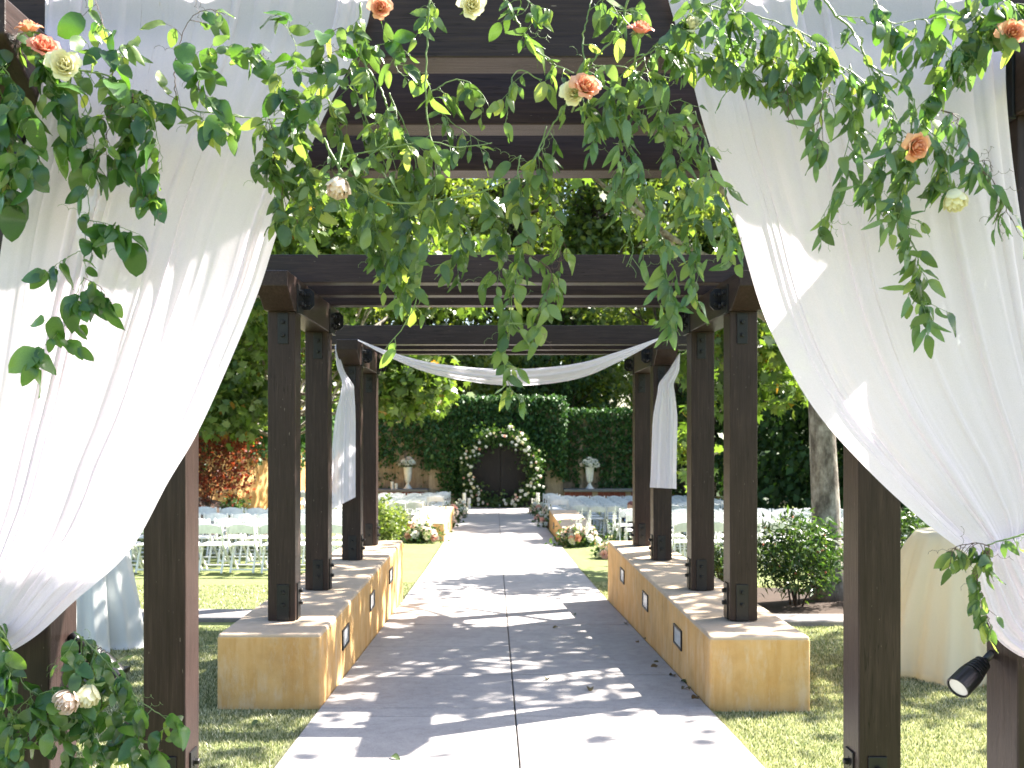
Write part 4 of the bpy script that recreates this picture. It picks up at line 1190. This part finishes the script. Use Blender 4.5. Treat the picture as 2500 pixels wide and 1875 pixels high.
# ivy
rg = np.random.default_rng(21)
def ivy_mask(X, Z):
    px = 1209 + X / YW * F_PX; py = 1062 - (Z - CAM_Z) / YW * F_PX
    e = rg.normal(0, 5, len(X)); px = px + e; py = py + rg.normal(0, 5, len(X))
    bad = ((px > 974) & (px < 1034) & (py > 1095 + np.abs(px - 1000) * .5)) | ((px > 1036) & (px < 1074) & (py > 1140)) | ((px > 1145) & (px < 1300) & (py > 1085)) \
        | ((px > 1326) & (px < 1349) & (py > 1138)) | ((px > 1348) & (px < 1400) & (py > 1158 + (px - 1348) * .2)) | ((px > 1416) & (px < 1461) & (py > 1142)) | (py > 1205)
    bad |= (px < 974) & (py > 1120) & (rg.random(len(X)) < .75)
    return ~bad
Pn = []
n = 30000
X = rg.uniform(-8.5, 11.5, n); Z = rg.uniform(-1.2, 2.55, n); k = ivy_mask(X, Z); Pn.append(np.stack([X[k], YW - .06 - np.abs(rg.normal(0, .10, k.sum())), Z[k]], 1))
n = 13000
X = rg.uniform(-2.75, 2.8, n); Z = rg.uniform(-1.2, 3.05, n) ; k = ivy_mask(X, Z) & (Z < 3.02 - .25 * np.clip((np.abs(X) - 2.2) / .5, 0, 1)); Pn.append(np.stack([X[k], YW - .56 - np.abs(rg.normal(0, .12, k.sum())), Z[k]], 1))
n = 3500
X = rg.uniform(-2.7, 2.75, n); Pn.append(np.stack([X, rg.uniform(YW - .65, YW + .35, n), 2.9 + rg.normal(0, .07, n)], 1))
X = rg.uniform(-8.5, 11.5, n); Pn.append(np.stack([X, rg.uniform(YW - .1, YW + .45, n), 2.42 + rg.normal(0, .08, n)], 1))
P = np.vstack(Pn)
V, F = cloud(P, .15, rg, KITE, .8, .1, np.array([0, -.8, 0]))
o = np_obj("ivy", V, F, IVY); props(o, "dense dark green ivy covering the back wall", "ivy", kind="stuff")

# curved orange wall on the left with ivy
CW = spline([(-13.5, 20.5, 0), (-10.5, 22.5, 0), (-8.8, 25, 0), (-7.4, 28.5, 0), (-6.4, 33, 0), (-6.0, 37.4, 0)], 40)
m = MB(); v = []; f = []
for i, p in enumerate(CW):
    t = Vector(CW[min(i + 1, 39)] - CW[max(i - 1, 0)]).normalized(); nrm = Vector((t.y, -t.x, 0)) * .15
    for sx, z in ((-1, -1.6), (1, -1.6), (1, 2.2), (-1, 2.2)): v.append((p[0] + nrm.x * sx, p[1] + nrm.y * sx, z))
for i in range(39):
    a = i * 4
    for q in range(4): f.append((a + q, a + (q + 1) % 4, a + 4 + (q + 1) % 4, a + 4 + q))
f.append((0, 3, 2, 1)); f.append((156, 157, 158, 159))
m.add(v, f); cw = m.build("curved_wall", WALLORANGE, smooth=False); props(cw, "curved orange stucco garden wall with ivy hanging over its top", "wall")
n = 12000; s = rg.uniform(0, 39, n); i0 = s.astype(int).clip(0, 38); fr = (s - i0)[:, None]
Pw = CW[i0] * (1 - fr) + CW[i0 + 1] * fr; tt = CW[i0 + 1] - CW[i0]; tt /= np.linalg.norm(tt, axis=1)[:, None]
low = .95 + .35 * np.sin(s * 1.1) + .25 * np.sin(s * 2.7)
z = low + (2.35 - low) * rg.uniform(0, 1, n) ** .7
off = .18 + np.abs(rg.normal(0, .1, n))
Pw = np.stack([Pw[:, 0] + tt[:, 1] * off, Pw[:, 1] - tt[:, 0] * off, z], 1)
V, F = cloud(Pw, .15, rg, KITE, .9, .2, np.array([.5, -.6, 0])); o = np_obj("ivy", V, F, IVY); props(o, "ivy curtain hanging over the curved orange wall", "ivy", kind="stuff")

# ------------------------------------------------------------------ flowers, urns, candles, arch
def bloom_mesh(mat, seed):
    r = random.Random(seed); m = MB()
    for k in range(13):
        t = k / 12; ang = k * 2.4; el = 1.35 - 1.5 * t; rr = .25 + .2 * t
        c = Vector((math.cos(ang) * math.cos(el), math.sin(ang) * math.cos(el), math.sin(el))) * .72
        d = Vector((math.cos(ang), math.sin(ang), .2)).normalized(); x = d.cross(Vector((0, 0, 1))).normalized(); up = (c.normalized() * .75 + Vector((0, 0, .35))).normalized()
        w = .42 + .15 * t
        m.add([c * .35 - x * w * .5, c * .35 + x * w * .5, c + x * w + up * .22, c + up * .45 + d * .12, c - x * w + up * .22], [(0, 1, 2, 3, 4)])
    return m.mesh("bloom", mat, True)
BLOOM = {k: [bloom_mesh(PET[k], s) for s in (1, 2)] for k in ("white", "cream", "blush", "pink", "peach")}
def arrangement(name, label, x, y, z, spread, nbl, nleaf, seed, bsize=.06, cols=("white", "white", "cream", "blush", "pink"), spires=0, pot=None, group=None, leafmat=None, cat="flowers"):
    r = random.Random(seed); rg = np.random.default_rng(seed)
    root = thing(name, label, cat, (x, y, z), group)
    sx, sy, sz = spread
    P = np.stack([x + rg.normal(0, sx * .5, nleaf), y + rg.normal(0, sy * .5, nleaf), z + .02 + np.abs(rg.normal(0, sz * .42, nleaf))], 1)
    V, F = cloud(P, .085, rg, KITE, -.2, .4); np_obj("greenery", V, F, leafmat or SHRUB, root)["kind"] = "stuff"
    for k in range(nbl):
        a = r.uniform(0, 2 * PI); q = r.random() ** .6
        bx = x + math.cos(a) * q * sx * .92; by = y + math.sin(a) * q * sy * .92; bz = z + sz * (.25 + .75 * (1 - q * q) * r.uniform(.6, 1.05))
        d = Vector((math.cos(a) * q, math.sin(a) * q - .6, .8))
        place("bloom", r.choice(BLOOM[r.choice(cols)]), root, (bx, by, bz), frame(d.cross(Vector((.2, 1, .3))), d), bsize * r.uniform(.65, 1.3))
    for k in range(spires):
        bx = x + r.uniform(-1, 1) * sx * .8; by = y + r.uniform(-.5, .5) * sy; h = sz * r.uniform(1.3, 2.0)
        tip = Vector((bx + r.gauss(0, .06), by, z + h)); b = Vector((bx * .6 + x * .4, by, z + .05))
        m = MB(); m.tube([b, tip], .005, 5)
        sp = m.build("flower_spire", STEM, root)
        mm = MB()
        for q in range(16):
            t = .42 + .58 * q / 15; p = b.lerp(tip, t); rad = .045 * (1.15 - t * .8)
            for w_ in range(3):
                a = r.uniform(0, 6.28); c = p + Vector((math.cos(a), math.sin(a), .2)) * rad * .7
                mm.add([c + Vector((-rad * .5, 0, 0)), c + Vector((0, -rad * .3, -rad * .4)), c + Vector((rad * .5, 0, 0)), c + Vector((0, rad * .3, rad * .5))], [(0, 1, 2, 3)])
        mm.build("florets", PET["white"], sp)
    if pot:
        m = MB(); m.lathe([(pot * .8, -.02), (pot, .10), (pot * 1.05, .18), (pot * .95, .18)], 16, (x, y, z)); m.build("basket", POT, root, smooth=True)
    return root

def on(x, y, off=0.0): return float(gz(x, y)) + off
arrangement("flower_arrangement", "low mound of white and blush flowers at the end of the short left bench", -1.58, 20.55, on(-1.58, 20.55), (.42, .26, .40), 44, 520, 1, .075, spires=4)
arrangement("flower_arrangement", "white and peach flowers with tall spires at end of short right bench", 1.72, 19.55, on(1.72, 19.55), (.46, .26, .42), 46, 560, 2, .075, ("white", "white", "cream", "blush", "peach"), spires=7)
arrangement("flower_arrangement", "small white flower mound on the grass beside the far end of the long right bench", 2.05, 17.2, on(2.05, 17.2), (.2, .2, .24), 13, 240, 3, .07, spires=0)
arrangement("flower_arrangement", "tall white flower spires standing behind the long right bench", 2.42, 18.6, on(2.42, 18.6), (.22, .18, .42), 4, 150, 4, .05, spires=5)
for k, (x, y) in enumerate(((-1.28, 25.0), (-1.22, 27.2), (-1.2, 29.4), (-1.18, 31.6))):
    arrangement("flower_arrangement", "white and pink flowers in a basket along the left edge of the aisle", x, y, on(x, y), (.26, .24, .46), 22, 300, 10 + k, .07, pot=.14, group="aisle flowers on the left edge")
for k, (x, y) in enumerate(((1.50, 25.2), (1.46, 27.4), (1.44, 29.6), (1.42, 31.8))):
    arrangement("flower_arrangement", "white and pink flowers in a basket along the right edge of the aisle", x, y, on(x, y), (.28, .24, .46), 24, 300, 20 + k, .07, pot=.14, group="aisle flowers on the right edge")

def urn(x, label):
    y = YW - .62; z = -.629
    root = thing("urn", label, "urn", (x, y, z))
    m = MB(); m.lathe([(.17, 0), (.17, .03), (.12, .07), (.055, .20), (.05, .24), (.09, .27), (.12, .34), (.155, .60), (.165, .80), (.19, .84), (.185, .86), (.15, .86)], 28, (x, y, z)); m.build("vessel", URN, root, smooth=True)
    arrangement("bouquet", "white flower bouquet filling " + label, x, y, z + .84, (.34, .30, .34), 30, 260, int(abs(x) * 100), .085, ("white", "white", "white", "blush"), cat="bouquet")
urn(-3.42, "the white urn left of the floral arch")
urn(3.70, "the white urn right of the floral arch")

def candle(x, y, z, h, r, label, grp):
    root = thing("candle", label, "candle", (x, y, z), grp)
    m = MB(); m.lathe([(r, 0), (r, h - .01), (r * .92, h), (r * .7, h - .012), (.004, h - .02)], 18, (x, y, z)); m.build("wax", CANDLE, root, smooth=False)
    m = MB(); m.tube([(x, y, z + h - .02), (x + .004, y, z + h + .025)], .003, 4); m.build("wick", BLACK, root)
candle(-4.02, YW - .75, -.629, .29, .06, "taller white pillar candle on the ledge left of the urn", None)
candle(-3.87, YW - .70, -.629, .22, .06, "shorter white pillar candle on the ledge left of the urn", None)
for k, (x, y, h) in enumerate(((-1.33, 35.2, .40), (-1.15, 35.0, .62), (-.98, 35.25, .42), (-1.36, 33.4, .35))):
    candle(x, y, on(x, y, .0), h, .065, "white pillar candle on the ground left of the floral arch", "candles left of the arch")
for k, (x, y, h) in enumerate(((1.42, 35.2, .40), (1.58, 35.0, .62))):
    candle(x, y, on(x, y, .0), h, .065, "white pillar candle on the ground right of the floral arch", "candles right of the arch")

AX, AY, AZ = .20, 36.0, .13
root = thing("floral_arch", "large round floral arch of greenery and white and pink flowers before the dark door", "floral arch", (AX, AY, -1.3))
m = MB(); m.tube([(AX + 1.3 * math.cos(t), AY, AZ + 1.38 * math.sin(t)) for t in np.linspace(0, 2 * PI, 49)], .03, 6); m.build("hoop", IRON, root)
rg = np.random.default_rng(33); n = 6000
t = rg.uniform(0, 2 * PI, n); dens = 1 + .25 * np.sin(3 * t + 1) + .2 * np.sin(7 * t)
rad = np.abs(rg.normal(0, .15, n)) * dens; ph = rg.uniform(0, 2 * PI, n)
rr = 1.28 + rad * np.cos(ph) * 1.25; P = np.stack([AX + rr * np.cos(t), AY + rad * np.sin(ph) * .9, AZ + rr * 1.06 * np.sin(t)], 1)
k = P[:, 2] > -1.31; P = P[k]
V, F = cloud(P, .13, rg, KITE, 0, .3, np.stack([np.cos(t[k]) * .7, -.3 + 0 * t[k], np.sin(t[k]) * .7], 1)); np_obj("greenery", V, F, SHRUB, root)["kind"] = "stuff"
r = random.Random(5)
for k in range(130):
    a = r.uniform(0, 2 * PI); q = 1.28 + r.gauss(0, .16); z = AZ + q * 1.06 * math.sin(a)
    if z < -1.22: continue
    c = r.choice(("white", "white", "white", "white", "cream", "blush", "pink"))
    d = Vector((r.gauss(0, .4), -1, r.gauss(.2, .4))); sz = r.uniform(.035, .066) * (1 if c in ("white", "cream") else .75)
    place("bloom", r.choice(BLOOM[c]), root, (AX + q * math.cos(a), AY - .16 - r.uniform(0, .12), z), frame(d.cross(Vector((.2, .1, 1))), d), sz)

# ------------------------------------------------------------------ white folding chairs
def make_chair_parts():
    P = []
    def part(name, fn, bev=.006, seg=2):
        m = MB(); fn(m); P.append((name, m.mesh(name, WHITE), bev, seg))
    for s in (-1, 1):
        part("upright", lambda m, s=s: (m.bar((s * .212, -.285, .79), (s * .212, -.215, .46), .030, .045, (0, 1, 0)), m.bar((s * .212, -.225, .475), (s * .212, .225, 0), .028, .036, (0, 1, 0))))
        part("rear_leg", lambda m, s=s: m.bar((s * .184, -.03, .43), (s * .184, -.215, 0), .028, .042, (0, 1, 0)))
    part("seat", lambda m: m.box(-.195, .195, -.185, .215, .432, .462), .014, 3)
    def back(m):
        v = []; f = []; n = 13
        for i in range(n):
            x = -.200 + .400 * i / (n - 1); c = 1 - (x / .2) ** 2
            yb = -.262 - .028 * c; zt = .755 + .042 * c; zb = .625 + .022 * c
            v += [(x, yb, zb), (x, yb - .014, zt), (x, yb + .008, zt + .002), (x, yb + .02, zb)]
        for i in range(n - 1):
            a = i * 4
            for q in range(4): f.append((a + q, a + (q + 1) % 4, a + 4 + (q + 1) % 4, a + 4 + q))
        f.append((0, 3, 2, 1)); f.append((n * 4 - 4, n * 4 - 3, n * 4 - 2, n * 4 - 1)); m.add(v, f)
    part("backrest", back, .004, 1)
    part("stretcher", lambda m: m.bar((-.18, -.19, .055), (.18, -.19, .055), .028, .026), .004, 1)
    part("stretcher", lambda m: m.bar((-.205, .145, .085), (.205, .145, .085), .026, .022), .004, 1)
    part("seat_rail", lambda m: (m.box(-.197, -.18, -.18, .2, .405, .431), m.box(.18, .197, -.18, .2, .405, .431)), .0, 1)
    return P
CH = make_chair_parts()
for nme, me, b, sg_ in CH:      # bake the bevels once, copies share the mesh
    if b:
        bm = bmesh.new(); bm.from_mesh(me); bmesh.ops.recalc_face_normals(bm, faces=bm.faces)
        ed = [e for e in bm.edges if len(e.link_faces) == 2 and e.calc_face_angle(0) > .6]
        bmesh.ops.bevel(bm, geom=ed, offset=b, segments=1, affect='EDGES', profile=.6); bm.to_mesh(me); bm.free()
def chair(x, y, rot, label, grp):
    root = link(bpy.data.objects.new("folding_chair", None)); root.location = (x, y, float(gz(x, y)) + .02); root.rotation_euler = (0, 0, rot); root.empty_display_size = .1
    props(root, label, "chair", grp)
    for nme, me, b, s in CH:
        o = link(bpy.data.objects.new(nme, me)); o.parent = root
rc = random.Random(3)
ORD = 'first second third fourth fifth sixth seventh eighth ninth tenth eleventh twelfth'.split()
def block(xs, ys, fan, where, grp, skip=None):
    xs = sorted(xs, key=abs)
    for j, y in enumerate(ys):
        for i, x in enumerate(xs):
            if skip and skip(x, y): continue
            chair(x + rc.gauss(0, .012), y + rc.gauss(0, .02), fan * (x) + rc.gauss(0, .02), 'white folding chair, %s from the path in the %s row of %s' % (ORD[i], ORD[j], where), grp)
block(np.arange(-6.5, -2.1, .49), (15.25, 16.25, 17.25, 18.25), .012, "the sunlit left lawn", "sunlit chairs left of the path", lambda x, y: x > -2.6 and y > 17.6)
block(np.arange(2.62, 7.3, .49), (15.6, 16.5, 17.5, 18.5), .012, "chairs behind the bush", "chairs behind the bush")
block(np.arange(-5.6, -1.3, .49), (25.6, 26.7, 27.8, 28.9, 30.0, 31.1), .0, "the far left block", "far chairs left of the aisle", lambda x, y: x > -2.0 and y < 26.2)
block(np.arange(1.72, 6.2, .49), (25.0, 25.9, 26.8, 27.7, 28.6, 29.5), .0, "the far right block", "far chairs right of the aisle", lambda x, y: False)

# ------------------------------------------------------------------ person crouching among the right chairs
def person():
    x, y = 3.22, 21.2; z = float(gz(x, y))
    root = thing("person", "person in black jacket with blue cuffs crouching among chairs behind a post", "person", (x, y, z))
    def skin(name, verts, edges, rad, mat, rootv=0):
        me = bpy.data.meshes.new(name); me.from_pydata([(v[0], v[1], v[2]) for v in verts], edges, []); me.materials.append(mat)
        o = link(bpy.data.objects.new(name, me)); o.parent = root
        o.modifiers.new("Skin", 'SKIN'); 
        for i, v in enumerate(me.skin_vertices[0].data): v.radius = (rad[i], rad[i]); v.use_root = (i == rootv)
        sb = o.modifiers.new("Subdivision", 'SUBSURF'); sb.levels = 1; sb.render_levels = 2
        return o
    V = [(0, 0, .32), (-.03, 0, .50), (-.08, 0, .66), (-.12, 0, .74), (-.15, 0, .85),
         (-.08, -.17, .66), (-.24, -.20, .50), (-.30, -.10, .58), (-.33, -.05, .60), (-.08, .17, .66), (-.22, .2, .50), (-.32, .1, .58), (-.35, .06, .60),
         (0, -.11, .30), (-.36, -.13, .42), (-.18, -.13, .08), (-.32, -.13, .04), (0, .11, .30), (-.34, .14, .40), (-.16, .13, .08), (-.30, .13, .04)]
    E = [(0, 1), (1, 2), (2, 3), (3, 4), (2, 5), (5, 6), (6, 7), (7, 8), (2, 9), (9, 10), (10, 11), (11, 12), (0, 13), (13, 14), (14, 15), (15, 16), (0, 17), (17, 18), (18, 19), (19, 20)]
    rd = [.13, .13, .13, .055, .085, .07, .048, .036, .04, .07, .048, .036, .04, .095, .065, .045, .045, .095, .065, .045, .045]
    skin("body", V, E, rd, simple("black_jacket", (.012, .012, .014), .8))
    m = MB(); m.lathe([(.01, -.10), (.06, -.085), (.085, -.03), (.09, .03), (.07, .085), (.02, .105)], 16); o = m.build("head", simple("skin_tone", (.45, .26, .19), .6), smooth=True)
    o.parent = root; o.location = (-.16, 0, .88)
    m = MB(); m.lathe([(.093, .0), (.1, .04), (.085, .09), (.03, .118), (.005, .12)], 16); o = m.build("hair", simple("dark_red_hair", (.16, .05, .04), .7), smooth=True); o.parent = root; o.location = (-.15, .01, .88)
    m = MB(); m.lathe([(.040, 0), (.046, .01), (.046, .045), (.040, .055)], 12); o = m.build("cuff", simple("blue_cuff", (.14, .28, .60), .7), smooth=True); o.parent = root; o.location = (-.29, -.11, .55)
person()

# ------------------------------------------------------------------ fallen leaves
FL = [leaf_mesh("fallen_leaf", DRY, w, .7, .5, .5, tw, False) for w, tw in ((.3, .6), (.24, -.9), (.36, .4))]
r = random.Random(12)
spots = [(W(1390, 1440, 1), None)]
pts = [(1375, 1393), (1390, 1388), (1412, 1437), (1420, 1447), (1458, 1470), (1470, 1482), (1490, 1500), (1505, 1515), (1478, 1494), (1352, 1355), (1240, 1333), (1275, 1497), (845, 1648), (1180, 1478), (1205, 1362), (1447, 1340), (560, 1570), (1900, 1580), (1940, 1515)]
for (px, py) in pts:
    yy = 1.0
    k_ = (py * S - 1062) / F_PX
    Yg = CAM_Z / (k_ - .0483)
    X = (px * S - 1209) / F_PX * Yg
    onpath = PX0 < X < PX1
    z = float(gz(X, Yg)) + (.034 if onpath else .03)
    o = link(bpy.data.objects.new("fallen_leaf", r.choice(FL))); s = r.uniform(.05, .085)
    o.matrix_world = Matrix.Translation((X, Yg, z)) @ Matrix.Rotation(r.uniform(0, 6.28), 4, 'Z') @ Matrix.Rotation(r.gauss(0, .25), 4, 'X') @ Matrix.Scale(s, 4)
    props(o, "fallen leaf lying on the concrete path" if onpath else "fallen leaf lying on the grass", "leaf", "fallen leaves on the path" if onpath else "fallen leaves on the grass")
